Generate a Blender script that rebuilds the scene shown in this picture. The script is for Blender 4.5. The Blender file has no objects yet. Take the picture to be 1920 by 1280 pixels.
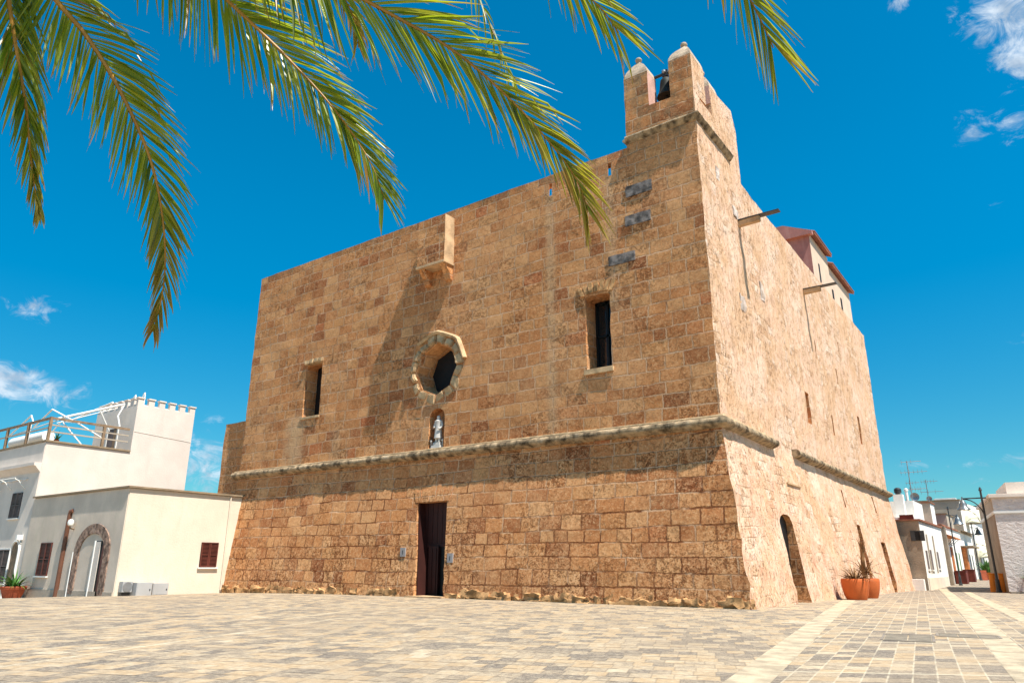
import bpy, bmesh, math, random
from mathutils import Vector, Matrix, noise
S = bpy.context.scene
COL = S.collection
rnd = random.Random(7)
R = math.radians

# ---------------------------------------------------------------- camera
F_PX, PITCH, HEAD, ROLL, EYE = 1345.8, R(17.338), R(35.97), R(0.21), 1.6
fw0 = Vector((-math.sin(HEAD), math.cos(HEAD), 0)); rt = Vector((math.cos(HEAD), math.sin(HEAD), 0)); up0 = Vector((0, 0, 1))
FW = fw0*math.cos(PITCH) + up0*math.sin(PITCH); UP = rt.cross(FW)
RT = rt*math.cos(ROLL) + UP*math.sin(ROLL); UPV = UP*math.cos(ROLL) - rt*math.sin(ROLL)
cd = bpy.data.cameras.new("camera"); cam = bpy.data.objects.new("camera", cd); COL.objects.link(cam)
cd.sensor_width = 36; cd.lens = 36*F_PX/1920; cd.clip_start = 0.05; cd.clip_end = 5000
m = Matrix((RT, UPV, -FW)).transposed().to_4x4(); m.translation = (0, 0, EYE); cam.matrix_world = m
S.camera = cam
def pix(x, y, depth):                                  # point seen at a photo pixel, at a given distance
    return Vector((0, 0, EYE)) + (FW + RT*((x-960)/F_PX) + UPV*((640-y)/F_PX))*depth
def pdir(x, y):
    return (FW + RT*((x-960)/F_PX) + UPV*((640-y)/F_PX)).normalized()

# ---------------------------------------------------------------- exposure
S.view_settings.view_transform = 'Standard'; S.view_settings.look = 'None'
S.view_settings.gamma = 1; S.view_settings.use_curve_mapping = False
S.view_settings.exposure = 0.85

# ---------------------------------------------------------------- sun
SUN = Vector((0.5, -0.095, 1.0)).normalized()
sd = bpy.data.lights.new("sun", 'SUN'); sd.energy = 5.0; sd.angle = R(0.53); sd.color = (1, 0.95, 0.86)
so = bpy.data.objects.new("sun", sd); COL.objects.link(so); so.rotation_euler = SUN.to_track_quat('Z', 'Y').to_euler()
so.location = (40, -10, 60)

# ---------------------------------------------------------------- node helper
class NT:
    def __init__(s, tree): s.t = tree; s.t.nodes.clear()
    def n(s, typ, ins=None, out=0, **kw):
        nd = s.t.nodes.new(typ)
        for k, v in kw.items(): setattr(nd, k, v)
        for k, v in (ins or {}).items():
            sk = nd.inputs[k]
            if isinstance(v, bpy.types.NodeSocket): s.t.links.new(v, sk)
            else: sk.default_value = v
        return nd.outputs[out] if out is not None else nd
    def m(s, op, a, b=0.0, c=0.0, clamp=False):
        return s.n('ShaderNodeMath', {0: a, 1: b, 2: c}, operation=op, use_clamp=clamp)
    def vm(s, op, a, b=(0, 0, 0), out=0):
        return s.n('ShaderNodeVectorMath', {0: a, 1: b}, out=out, operation=op)
    def dot(s, a, b): return s.vm('DOT_PRODUCT', a, b, out='Value')
    def sm(s, x, lo, hi, a=0.0, b=1.0):
        return s.n('ShaderNodeMapRange', {0: x, 1: lo, 2: hi, 3: a, 4: b}, interpolation_type='SMOOTHSTEP')
    def mixc(s, f, a, b, mode='MIX'):
        nd = s.n('ShaderNodeMix', out=None, data_type='RGBA', blend_type=mode)
        for k, v in ((0, f), (6, a), (7, b)):
            if isinstance(v, bpy.types.NodeSocket): s.t.links.new(v, nd.inputs[k])
            elif k == 0: nd.inputs[0].default_value = v
            else: nd.inputs[k].default_value = (*v[:3], 1)
        return nd.outputs[2]
    def mixf(s, f, a, b):
        nd = s.n('ShaderNodeMix', out=None, data_type='FLOAT')
        for k, v in ((0, f), (2, a), (3, b)):
            if isinstance(v, bpy.types.NodeSocket): s.t.links.new(v, nd.inputs[k])
            else: nd.inputs[k].default_value = v
        return nd.outputs[0]
    def noise(s, vec, scale, detail=4, rough=0.55, dist=0, out=0):
        return s.n('ShaderNodeTexNoise', {'Vector': vec, 'Scale': scale, 'Detail': detail, 'Roughness': rough, 'Distortion': dist}, out=out)
    def ramp(s, f, stops):
        nd = s.n('ShaderNodeValToRGB', {0: f}, out=None)
        e = nd.color_ramp.elements
        while len(e) < len(stops): e.new(0.5)
        for q, (p, c) in zip(e, stops): q.position = p; q.color = (*c, 1)
        return nd.outputs[0]
    def xyz(s, v):
        nd = s.n('ShaderNodeSeparateXYZ', {0: v}, out=None); return nd.outputs
    def comb(s, x, y, z): return s.n('ShaderNodeCombineXYZ', {0: x, 1: y, 2: z})

# ---------------------------------------------------------------- world: blue sky with a few clouds
W = bpy.data.worlds.new("World"); S.world = W; W.use_nodes = True
g = NT(W.node_tree)
sky = g.n('ShaderNodeTexSky', sky_type='NISHITA', sun_disc=False, sun_elevation=math.asin(SUN.z),
          sun_rotation=math.atan2(SUN.x, SUN.y), altitude=0, air_density=1.0, dust_density=0.4, ozone_density=2.5)
dirv = g.n('ShaderNodeTexCoord', out='Generated')
skyc = g.n('ShaderNodeHueSaturation', {'Hue': 0.480, 'Saturation': 1.55, 'Value': 1.0, 'Fac': 1.0, 'Color': sky})
skyc = g.n('ShaderNodeMix', {0: 1.0, 6: skyc, 7: (0.53, 0.985, 1.03, 1)}, out=2, data_type='RGBA', blend_type='MULTIPLY')
elev = g.xyz(dirv)[2]
skyc = g.n('ShaderNodeVectorMath', {0: skyc, 'Scale': g.sm(elev, 0.0, 0.5, 0.84, 1.26)}, operation='SCALE')
clouds = [  # pixel, half width, half height (radians), density
    (15, 720, 0.075, 0.030, 0.85), (85, 582, 0.040, 0.018, 0.55), (385, 860, 0.045, 0.050, 0.75), (330, 900, 0.05, 0.02, 0.4),
    (1895, 15, 0.062, 0.040, 0.80), (1908, 105, 0.030, 0.036, 0.85), (1825, 245, 0.030, 0.026, 0.55), (1890, 235, 0.035, 0.022, 0.5),
    (1690, 0, 0.014, 0.014, 0.6), (1790, 355, 0.014, 0.012, 0.30), (1850, 385, 0.022, 0.01, 0.25), (1845, 555, 0.02, 0.008, 0.25), (1915, 630, 0.02, 0.012, 0.35),
    (1700, 873, 0.05, 0.007, 0.35), (1870, 862, 0.10, 0.014, 0.32), (1800, 905, 0.09, 0.008, 0.25)]
cn = g.noise(g.vm('MULTIPLY', dirv, (1, 1, 1.6)), 26, 9, 0.68, 0.9)
tot = None
for (cx, cy, hw, hh, dn) in clouds:
    c = pdir(cx, cy); r_ = c.cross(Vector((0, 0, 1))).normalized(); u_ = r_.cross(c)
    a = g.m('DIVIDE', g.dot(dirv, tuple(r_)), hw); b = g.m('DIVIDE', g.dot(dirv, tuple(u_)), hh)
    rr = g.m('SQRT', g.m('ADD', g.m('MULTIPLY', a, a), g.m('MULTIPLY', b, b)))
    front = g.m('GREATER_THAN', g.dot(dirv, tuple(c)), 0.0)
    mk = g.m('MULTIPLY', g.m('MULTIPLY', g.sm(rr, 1.55, 0.0), dn), front)
    tot = mk if tot is None else g.m('MAXIMUM', tot, mk)
dens = g.sm(g.m('ADD', g.m('MULTIPLY', tot, 0.95), g.m('MULTIPLY', g.m('SUBTRACT', cn, 0.5), 1.9)), 0.28, 0.95)
dens = g.m('MULTIPLY', dens, g.sm(tot, 0.02, 0.2))
shade = g.noise(dirv, 40, 4)
cc = g.mixc(g.sm(shade, 0.35, 0.65), (3.6, 4.5, 5.6), (6.6, 7.4, 8.2))
final = g.mixc(g.m('MULTIPLY', dens, 0.88), skyc, cc)
bg = g.n('ShaderNodeBackground', {'Color': final, 'Strength': 0.072})
g.n('ShaderNodeOutputWorld', {'Surface': bg}, out=None)

# ---------------------------------------------------------------- materials
def mat(name):
    mt = bpy.data.materials.new(name); mt.use_nodes = True; return mt, NT(mt.node_tree)
def finish(g, color, rough=0.85, normal=None, spec=0.2, **kw):
    ins = {'Base Color': color if isinstance(color, bpy.types.NodeSocket) else (*color, 1), 'Roughness': rough, 'Specular IOR Level': spec}
    if normal is not None: ins['Normal'] = normal
    ins.update(kw)
    b = g.n('ShaderNodeBsdfPrincipled', ins)
    g.n('ShaderNodeOutputMaterial', {'Surface': b}, out=None)
    return b
def bump(g, h, dist, strength=1.0):
    return g.n('ShaderNodeBump', {'Strength': strength, 'Distance': dist, 'Height': h})
MATS = {}
def simple(name, color, rough=0.8, var=0.12, scale=3.0, spec=0.25, bmp=0.0, metal=0.0, stain=None):
    """paint or plaster with weathering: two scales of noise, optional stain colour"""
    mt, g = mat(name); pos = g.n('ShaderNodeNewGeometry', out='Position')
    n1 = g.noise(pos, scale*0.35, 5, 0.6); n2 = g.noise(pos, scale*6, 4, 0.6)
    d = tuple(c*(1-var*1.6) for c in color); l = tuple(min(1, c*(1+var)) for c in color)
    c = g.mixc(g.sm(n1, 0.3, 0.7), d, l)
    c = g.mixc(g.m('MULTIPLY', g.sm(n2, 0.45, 0.75), 0.35), c, d)
    if stain:
        st = g.noise(g.vm('MULTIPLY', pos, (1.2, 1.2, 0.25)), 1.3, 5, 0.65)
        c = g.mixc(g.m('MULTIPLY', g.sm(st, 0.5, 0.78), 0.7), c, stain)
    nm = bump(g, n2, bmp) if bmp else None
    finish(g, c, rough, nm, spec, **({'Metallic': metal} if metal else {}))
    MATS[name] = mt; return mt

def wall_uv(g):
    geo = g.n('ShaderNodeNewGeometry', out=None); pos = geo.outputs['Position']; nr = geo.outputs['True Normal']
    p = g.xyz(pos); q = g.xyz(nr)
    sel = g.m('GREATER_THAN', g.m('ABSOLUTE', q[0]), g.m('ABSOLUTE', q[1]))
    u = g.mixf(sel, p[0], p[1]); return pos, u, p[2], sel
def masonry(g, u, v, h, wmin, wvar, wob, pos, rnd_=0.55):
    """courses of uneven blocks: returns (joint distance, per block colour xyz, per course random)"""
    w = g.noise(g.comb(g.m('MULTIPLY', u, 0.12), g.m('MULTIPLY', v, 0.5), 3.0), 1.0, 2)
    vv = g.m('ADD', g.m('DIVIDE', v, h), g.m('MULTIPLY', g.m('SUBTRACT', w, 0.5), wob))
    fine = g.noise(pos, 3.2, 6, 0.72)
    fine2 = g.noise(g.vm('ADD', pos, (13, 5, 2)), 3.2, 6, 0.72)
    vv = g.m('ADD', vv, g.m('MULTIPLY', g.m('SUBTRACT', fine, 0.5), 0.26))
    row = g.m('FLOOR', vv); fr = g.m('FRACT', vv)
    rr = g.n('ShaderNodeTexWhiteNoise', {'W': row}, noise_dimensions='1D')
    wd = g.m('ADD', wmin, g.m('MULTIPLY', rr, wvar))
    uu = g.m('ADD', g.m('DIVIDE', g.m('ADD', u, g.m('MULTIPLY', g.m('SUBTRACT', fine2, 0.5), 0.20)), wd), g.m('MULTIPLY', row, 23.71))
    vo = g.n('ShaderNodeTexVoronoi', {'W': uu, 'Scale': 1.0, 'Randomness': rnd_}, out=None, voronoi_dimensions='1D', feature='F1')
    de = g.n('ShaderNodeTexVoronoi', {'W': uu, 'Scale': 1.0, 'Randomness': rnd_}, out='Distance', voronoi_dimensions='1D', feature='DISTANCE_TO_EDGE')
    dv = g.m('MULTIPLY', de, wd)
    dh = g.m('MULTIPLY', g.m('MINIMUM', fr, g.m('SUBTRACT', 1.0, fr)), h)
    return g.m('MINIMUM', dv, dh), vo.outputs['Color'], rr, fine

def stone_front():
    mt, g = mat('ashlar_ochre'); pos, u, v, sel = wall_uv(g)
    jd, bc, rr, fine = masonry(g, u, v, 0.66, 0.80, 0.60, 0.8, pos)
    b = g.xyz(bc)
    col = g.ramp(b[0], [(0.0, (0.34, 0.112, 0.042)), (0.16, (0.47, 0.178, 0.064)), (0.38, (0.60, 0.258, 0.096)), (0.62, (0.53, 0.210, 0.076)), (0.82, (0.70, 0.350, 0.152)), (0.93, (0.61, 0.275, 0.104)), (1.0, (0.47, 0.138, 0.050))])
    big = g.noise(pos, 0.22, 5, 0.62)
    col = g.mixc(g.m('MULTIPLY', g.sm(big, 0.42, 0.66), 0.5), col, (0.69, 0.360, 0.165))
    # pale lime runs: below the parapet slits and under the left window
    for (x0, wd, z0, z1, st) in ((-19.7, 0.55, 8.0, 22.5, 0.55), (-15.9, 0.5, 14.0, 22.0, 0.5), (-40.6, 1.7, 7.8, 11.6, 0.75), (-28.0, 1.9, 7.9, 11.3, 0.3), (-36.4, 0.8, 7.8, 10.5, 0.4)):
        dx = g.m('DIVIDE', g.m('SUBTRACT', u, x0), wd); e = g.sm(g.m('ADD', g.m('ABSOLUTE', dx), g.m('MULTIPLY', g.noise(pos, 1.6, 4), 0.9)), 1.35, 0.55)
        e = g.m('MULTIPLY', e, g.m('MULTIPLY', g.sm(v, z0-0.5, z0+0.6), g.sm(v, z1+0.3, z1-0.8)))
        col = g.mixc(g.m('MULTIPLY', e, st), col, (0.64, 0.42, 0.235))
    # fine grain inside every block
    gr = g.noise(pos, 8.5, 8, 0.85)
    blot = g.noise(g.vm('ADD', pos, (2, 9, 4)), 1.9, 6, 0.7)
    col = g.mixc(g.m('MULTIPLY', g.sm(blot, 0.50, 0.66), 0.28), col, (0.74, 0.41, 0.19))
    col = g.mixc(g.m('MULTIPLY', g.sm(blot, 0.47, 0.33), 0.30), col, (0.36, 0.128, 0.05))
    col = g.mixc(g.m('MULTIPLY', g.sm(gr, 0.51, 0.62), 0.58), col, (0.85, 0.53, 0.28))
    col = g.mixc(g.m('MULTIPLY', g.sm(gr, 0.47, 0.37), 0.48), col, (0.28, 0.09, 0.032))
    # honeycomb weathering: whole blocks here and there, and most of the lowest courses
    low = g.sm(v, 4.5, 0.3)
    er = g.noise(g.vm('ADD', pos, (5, 51, 9)), 0.40, 4, 0.6)
    em = g.sm(g.m('ADD', g.m('MULTIPLY', b[1], 0.22), g.m('ADD', er, g.m('MULTIPLY', low, 0.15))), 0.55, 0.88)
    em = g.m('MULTIPLY', em, g.sm(v, 11.0, 4.5, 0.5, 1.0))
    pit = g.m('ADD', g.m('MULTIPLY', g.noise(pos, 5.0, 4, 0.6), 0.36), g.m('MULTIPLY', g.noise(g.vm('ADD', pos, (7, 3, 1)), 15.0, 6, 0.8), 0.64))
    pm = g.m('MULTIPLY', g.sm(pit, 0.49, 0.42), g.m('ADD', g.m('MULTIPLY', em, 0.70), 0.16))
    col = g.mixc(g.m('MULTIPLY', pm, 0.85), col, (0.155, 0.045, 0.018))
    hi = g.m('MULTIPLY', g.sm(pit, 0.53, 0.61), g.m('ADD', g.m('MULTIPLY', em, 0.70), 0.14))
    col = g.mixc(g.m('MULTIPLY', hi, 0.75), col, (0.82, 0.56, 0.32))
    jw = g.m('ADD', 0.010, g.m('MULTIPLY', g.noise(pos, 1.1, 3), 0.045))
    jm = g.sm(g.m('SUBTRACT', jd, jw), 0.014, -0.014)
    mort = g.mixc(g.sm(g.m('ADD', g.noise(pos, 0.7, 4), g.sm(v, 3.0, 8.5, -0.06, 0.17)), 0.42, 0.56), (0.20, 0.065, 0.026), (0.76, 0.48, 0.29))
    col = g.mixc(g.m('MULTIPLY', jm, g.sm(g.noise(pos, 0.9, 4), 0.36, 0.58, 0.35, 0.90)), col, mort)
    # rubbed lichen line along the very top
    top = g.m('MULTIPLY', g.sm(v, 22.2, 22.9), g.sm(g.noise(pos, 1.2, 5, 0.7), 0.40, 0.66))
    col = g.mixc(g.m('MULTIPLY', top, 0.65), col, (0.22, 0.16, 0.09))
    h = g.m('SUBTRACT', g.m('MULTIPLY', b[2], 0.25), g.m('MULTIPLY', jm, 0.55))
    h = g.m('SUBTRACT', h, g.m('MULTIPLY', pm, 0.9))
    h = g.m('ADD', h, g.m('MULTIPLY', gr, 0.35))
    finish(g, col, 0.95, bump(g, h, 0.085, 1.0), 0.1)
    MATS['ashlar'] = mt
def stone_side():
    mt, g = mat('weathered_render'); pos, u, v, sel = wall_uv(g)
    jd, bc, rr, fine = masonry(g, u, v, 0.46, 0.40, 0.5, 1.8, pos, 0.9)
    b = g.xyz(bc)
    n1 = g.noise(pos, 0.30, 6, 0.65)
    col = g.ramp(n1, [(0.30, (0.57, 0.322, 0.172)), (0.43, (0.66, 0.405, 0.240)), (0.54, (0.72, 0.455, 0.310)), (0.66, (0.76, 0.55, 0.405))])
    st = g.noise(g.vm('MULTIPLY', pos, (1, 1.3, 0.34)), 1.3, 8, 0.78)
    stm = g.m('MULTIPLY', g.sm(st, 0.50, 0.62), g.sm(v, 6.0, 13.0, 0.25, 0.95))
    col = g.mixc(g.m('MULTIPLY', stm, 0.8), col, (0.43, 0.25, 0.135))
    # rubble stones showing through where the render has gone
    exp_ = g.sm(g.noise(g.vm('ADD', pos, (3, 17, 5)), 0.45, 6, 0.7), 0.50, 0.58)
    blk = g.ramp(b[0], [(0.0, (0.50, 0.28, 0.15)), (0.5, (0.66, 0.43, 0.27)), (1.0, (0.74, 0.56, 0.43))])
    col = g.mixc(g.m('ADD', 0.18, g.m('MULTIPLY', exp_, 0.55)), col, blk)
    jm = g.m('MULTIPLY', g.sm(jd, 0.05, 0.0), exp_)
    col = g.mixc(g.m('MULTIPLY', jm, 0.50), col, (0.40, 0.22, 0.12))
    pit = g.m('ADD', g.m('MULTIPLY', g.noise(g.vm('MULTIPLY', pos, (1, 1, 0.6)), 5.5, 5, 0.65), 0.38), g.m('MULTIPLY', g.noise(g.vm('MULTIPLY', pos, (1, 1, 0.8)), 15.0, 6, 0.8), 0.62))
    rough_ = g.m('ADD', 0.5, g.m('MULTIPLY', exp_, 0.5))
    pm = g.m('MULTIPLY', g.sm(pit, 0.47, 0.39), rough_)
    col = g.mixc(g.m('MULTIPLY', pm, 0.85), col, (0.26, 0.13, 0.065))
    hi = g.m('MULTIPLY', g.sm(pit, 0.53, 0.61), rough_)
    col = g.mixc(g.m('MULTIPLY', hi, 0.7), col, (0.88, 0.74, 0.62))
    redd = g.sm(g.noise(pos, 0.7, 5, 0.65), 0.48, 0.66)
    col = g.mixc(g.m('MULTIPLY', g.m('MULTIPLY', redd, g.sm(v, 9.0, 2.0)), 0.65), col, (0.66, 0.31, 0.185))
    h = g.m('SUBTRACT', g.m('ADD', g.m('MULTIPLY', pit, 0.55), g.m('MULTIPLY', b[2], g.m('MULTIPLY', exp_, 0.35))), g.m('ADD', g.m('MULTIPLY', jm, 0.2), g.m('MULTIPLY', pm, 0.7)))
    finish(g, col, 0.95, bump(g, h, 0.075, 1.0), 0.1)
    MATS['render'] = mt
stone_front(); stone_side()

def ground_mat():
    mt, g = mat('paving'); pos = g.n('ShaderNodeNewGeometry', out='Position')
    p = g.xyz(pos)
    # plaza zone: rows turned 21.8 degrees; lane zone: skewed grid along the lane
    def tiles(cA, dA, w, l, stag, seed):
        # p = a*c + b*d
        det = cA[0]*dA[1]-cA[1]*dA[0]
        a = g.m('DIVIDE', g.m('SUBTRACT', g.m('MULTIPLY', p[0], dA[1]), g.m('MULTIPLY', p[1], dA[0])), det)
        b = g.m('DIVIDE', g.m('SUBTRACT', g.m('MULTIPLY', p[1], cA[0]), g.m('MULTIPLY', p[0], cA[1])), det)
        ra = g.m('DIVIDE', a, w); row = g.m('FLOOR', ra); fr = g.m('FRACT', ra)
        sh = g.n('ShaderNodeTexWhiteNoise', {'W': g.m('ADD', row, seed)}, noise_dimensions='1D')
        rb = g.m('ADD', g.m('DIVIDE', b, l), g.m('MULTIPLY', sh, stag)); cl = g.m('FLOOR', rb); fb = g.m('FRACT', rb)
        wn = g.n('ShaderNodeTexWhiteNoise', {'Vector': g.comb(row, cl, seed)}, out=None, noise_dimensions='3D')
        d1 = g.m('MULTIPLY', g.m('MINIMUM', fr, g.m('SUBTRACT', 1.0, fr)), w)
        d2 = g.m('MULTIPLY', g.m('MINIMUM', fb, g.m('SUBTRACT', 1.0, fb)), l)
        return a, b, d1, d2, wn.outputs['Value'], wn.outputs['Color']
    bA, aA, a2, a1, va, ca = tiles((-0.372, 0.928), (0.928, 0.372), 0.46, 0.34, 1.0, 3.0)
    aB, bB, b1, b2, vb, cb = tiles((0.875, 0.485), (-0.129, 0.992), 0.36, 0.48, 0.0, 9.0)
    # which side of the long pale stripe
    side = g.m('SUBTRACT', g.m('MULTIPLY', g.m('ADD', p[0], 3.9), 0.986), g.m('MULTIPLY', g.m('SUBTRACT', 11.16, p[1]), 0.164))
    zb = g.m('GREATER_THAN', side, 0.0)
    n1 = g.noise(pos, 0.55, 7, 0.75); sp = g.noise(pos, 18, 5, 0.85); sp2 = g.noise(pos, 9, 6, 0.8)
    vA = g.m('ADD', g.m('MULTIPLY', va, 0.55), g.m('SUBTRACT', g.m('MULTIPLY', n1, 1.15), 0.27))
    vB = g.m('ADD', g.m('MULTIPLY', vb, 0.66), g.m('MULTIPLY', n1, 0.50))
    vv = g.mixf(zb, vA, vB)
    col = g.ramp(vv, [(0.14, (0.210, 0.172, 0.138)), (0.34, (0.285, 0.230, 0.172)), (0.46, (0.345, 0.268, 0.186)), (0.60, (0.455, 0.352, 0.234)), (0.76, (0.445, 0.310, 0.176)), (0.95, (0.53, 0.430, 0.30))])
    lane = g.sm(p[1], 40, 62); col = g.mixc(g.m('MULTIPLY', g.m('MULTIPLY', lane, zb), 0.6), col, (0.20, 0.165, 0.135))
    amt = g.sm(vv, 0.75, 0.25, 0.35, 0.85)
    col = g.mixc(g.m('MULTIPLY', g.sm(sp, 0.45, 0.54), amt), col, (0.070, 0.058, 0.050))
    col = g.mixc(g.m('MULTIPLY', g.sm(sp2, 0.52, 0.64), 0.55), col, (0.58, 0.49, 0.35))
    col = g.mixc(g.m('MULTIPLY', g.sm(sp2, 0.46, 0.36), 0.55), col, (0.15, 0.12, 0.095))
    stn = g.noise(g.vm('ADD', pos, (9, 2, 0)), 0.16, 4, 0.6)
    col = g.mixc(g.m('MULTIPLY', g.sm(stn, 0.45, 0.66), 0.45), col, (0.27, 0.205, 0.14))
    # dark joints across, pale joints along the lane rows
    nj = g.noise(pos, 2.2, 3)
    dk = g.mixf(zb, a2, b2); jd = g.m('MULTIPLY', g.sm(dk, 0.034, 0.012), g.sm(nj, 0.47, 0.56))
    col = g.mixc(g.m('MULTIPLY', jd, 0.8), col, (0.10, 0.08, 0.06))
    jl = g.sm(b1, 0.020, 0.008); col = g.mixc(g.m('MULTIPLY', g.m('MULTIPLY', jl, zb), g.sm(nj, 0.35, 0.6, 0.15, 0.6)), col, (0.54, 0.46, 0.33))
    ja = g.m('MULTIPLY', g.sm(a1, 0.02, 0.006), g.m('SUBTRACT', 1.0, zb)); col = g.mixc(g.m('MULTIPLY', ja, 0.35), col, (0.13, 0.10, 0.075))
    for a0 in (-11.2, -12.7, -15.4, -19.5, -24.0):
        bd = g.m('MULTIPLY', g.sm(g.m('ABSOLUTE', g.m('SUBTRACT', aA, a0)), 0.07, 0.03), g.m('SUBTRACT', 1.0, zb))
        col = g.mixc(g.m('MULTIPLY', g.m('MULTIPLY', bd, 0.55), g.sm(n1, 0.35, 0.6)), col, (0.56, 0.48, 0.34))
    fc = g.m('FRACT', g.m('DIVIDE', bB, 5.6)); bc = g.m('MULTIPLY', g.sm(g.m('ABSOLUTE', g.m('SUBTRACT', fc, 0.5)), 0.014, 0.009), zb)
    col = g.mixc(g.m('MULTIPLY', bc, 0.5), col, (0.54, 0.46, 0.33))
    h = g.m('SUBTRACT', g.m('ADD', g.m('MULTIPLY', sp2, 0.4), g.m('MULTIPLY', vv, 0.15)), jd)
    finish(g, col, 0.82, bump(g, h, 0.03, 0.8), 0.25)
    MATS['paving'] = mt
ground_mat()
simple('stripe', (0.47, 0.375, 0.255), 0.85, 0.22, 6, bmp=0.02, stain=(0.32, 0.26, 0.185))
simple('cream', (0.70, 0.60, 0.475), 0.9, 0.05, 1.6, bmp=0.012, stain=(0.62, 0.515, 0.395))
simple('white_wall', (0.70, 0.605, 0.53), 0.9, 0.05, 1.6, bmp=0.012, stain=(0.62, 0.53, 0.46))
simple('beige', (0.68, 0.56, 0.45), 0.9, 0.08, 1.5, bmp=0.006, stain=(0.54, 0.47, 0.34))
simple('greyplaster', (0.72, 0.63, 0.55), 0.9, 0.06, 1.5, bmp=0.006)
simple('white', (0.78, 0.76, 0.72), 0.7, 0.04, 2)
simple('street_white', (0.84, 0.80, 0.74), 0.9, 0.05, 1.2, bmp=0.01, stain=(0.66, 0.60, 0.50))
simple('brown_wall', (0.33, 0.255, 0.185), 0.95, 0.14, 2.0, bmp=0.03)
simple('shade_and_trim_beige', (0.45, 0.375, 0.295), 0.95, 0.10, 1.5, bmp=0.02)  # beige with shade painted in for house fronts; plain colour on trim
simple('coping', (0.30, 0.22, 0.14), 0.8, 0.15, 3)
simple('shutter', (0.12, 0.030, 0.020), 0.55, 0.2, 4, spec=0.4)
simple('greyshutter', (0.16, 0.12, 0.11), 0.6, 0.2, 4)
simple('dark', (0.012, 0.010, 0.010), 0.6, 0.2, 4)
simple('door_red', (0.040, 0.010, 0.007), 0.6, 0.15, 3, spec=0.3)
simple('door_dark', (0.006, 0.007, 0.008), 0.5, 0.2, 3, spec=0.3)
simple('terracotta', (0.55, 0.125, 0.030), 0.7, 0.10, 3, bmp=0.004)
simple('pot_red', (0.42, 0.10, 0.045), 0.75, 0.14, 5)
simple('tile', (0.30, 0.115, 0.065), 0.85, 0.2, 5, bmp=0.01)
simple('brick', (0.36, 0.235, 0.175), 0.95, 0.5, 9, bmp=0.05, stain=(0.44, 0.36, 0.30))
simple('pipe', (0.15, 0.062, 0.035), 0.5, 0.15, 3, spec=0.4)
simple('wood', (0.27, 0.18, 0.11), 0.7, 0.2, 8)
simple('orange_wood', (0.52, 0.17, 0.05), 0.7, 0.2, 8)
simple('metal_dark', (0.030, 0.032, 0.034), 0.45, 0.2, 6, spec=0.5)
simple('metal_grey', (0.35, 0.36, 0.37), 0.4, 0.1, 6, metal=0.6)
simple('shade_metal', (0.17, 0.19, 0.20), 0.35, 0.1, 6, metal=0.5)
simple('cabinet', (0.40, 0.395, 0.39), 0.5, 0.05, 3)
simple('bronze', (0.016, 0.020, 0.016), 0.65, 0.3, 6, spec=0.2, stain=(0.04, 0.055, 0.042))
simple('greystone', (0.235, 0.205, 0.19), 0.95, 0.5, 7, bmp=0.06, stain=(0.36, 0.25, 0.17))
simple('pale_patch', (0.60, 0.49, 0.42), 0.95, 0.3, 5, bmp=0.05, stain=(0.55, 0.36, 0.22))
simple('pinkwall', (0.40, 0.19, 0.165), 0.9, 0.12, 2, bmp=0.01, stain=(0.50, 0.30, 0.26))
simple('pavwall', (0.62, 0.46, 0.34), 0.9, 0.06, 2, bmp=0.008)
simple('pinkish', (0.62, 0.37, 0.30), 0.9, 0.12, 3, bmp=0.02)
simple('marble', (0.56, 0.52, 0.47), 0.5, 0.12, 4)
simple('lichen', (0.40, 0.285, 0.17), 0.95, 0.5, 7, bmp=0.06, stain=(0.62, 0.50, 0.35))
simple('pale_stone', (0.58, 0.395, 0.22), 0.95, 0.25, 5, bmp=0.04, stain=(0.45, 0.31, 0.18))
simple('foot_stone', (0.62, 0.345, 0.15), 0.95, 0.35, 7, bmp=0.05, stain=(0.50, 0.27, 0.125))
simple('limestone', (0.56, 0.37, 0.21), 0.95, 0.2, 3, bmp=0.03, stain=(0.40, 0.24, 0.12))
simple('dome', (0.55, 0.42, 0.30), 0.95, 0.25, 5, bmp=0.03)
simple('awning', (0.74, 0.69, 0.52), 0.85, 0.06, 4)
simple('fabric_red', (0.14, 0.028, 0.018), 0.8, 0.2, 4)
simple('globe', (0.80, 0.78, 0.72), 0.3, 0.02, 4)
simple('leafgreen', (0.075, 0.19, 0.030), 0.5, 0.35, 5, spec=0.4)
simple('leafdry', (0.24, 0.13, 0.055), 0.75, 0.4, 6)
simple('soil', (0.06, 0.04, 0.03), 0.95, 0.3, 6)
simple('plinth', (0.24, 0.20, 0.16), 0.95, 0.15, 4, bmp=0.02)
simple('orange', (0.62, 0.20, 0.02), 0.6, 0.1, 4)
simple('steel_plate', (0.36, 0.33, 0.32), 0.6, 0.1, 6)
simple('cast', (0.21, 0.175, 0.13), 0.8, 0.2, 8, bmp=0.01)
simple('bark', (0.16, 0.10, 0.06), 0.95, 0.4, 8, bmp=0.05)
def glass_mat():
    mt, g = mat('windowglass'); finish(g, (0.012, 0.014, 0.016), 0.08, None, 0.5); MATS['glass'] = mt
glass_mat()
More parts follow.
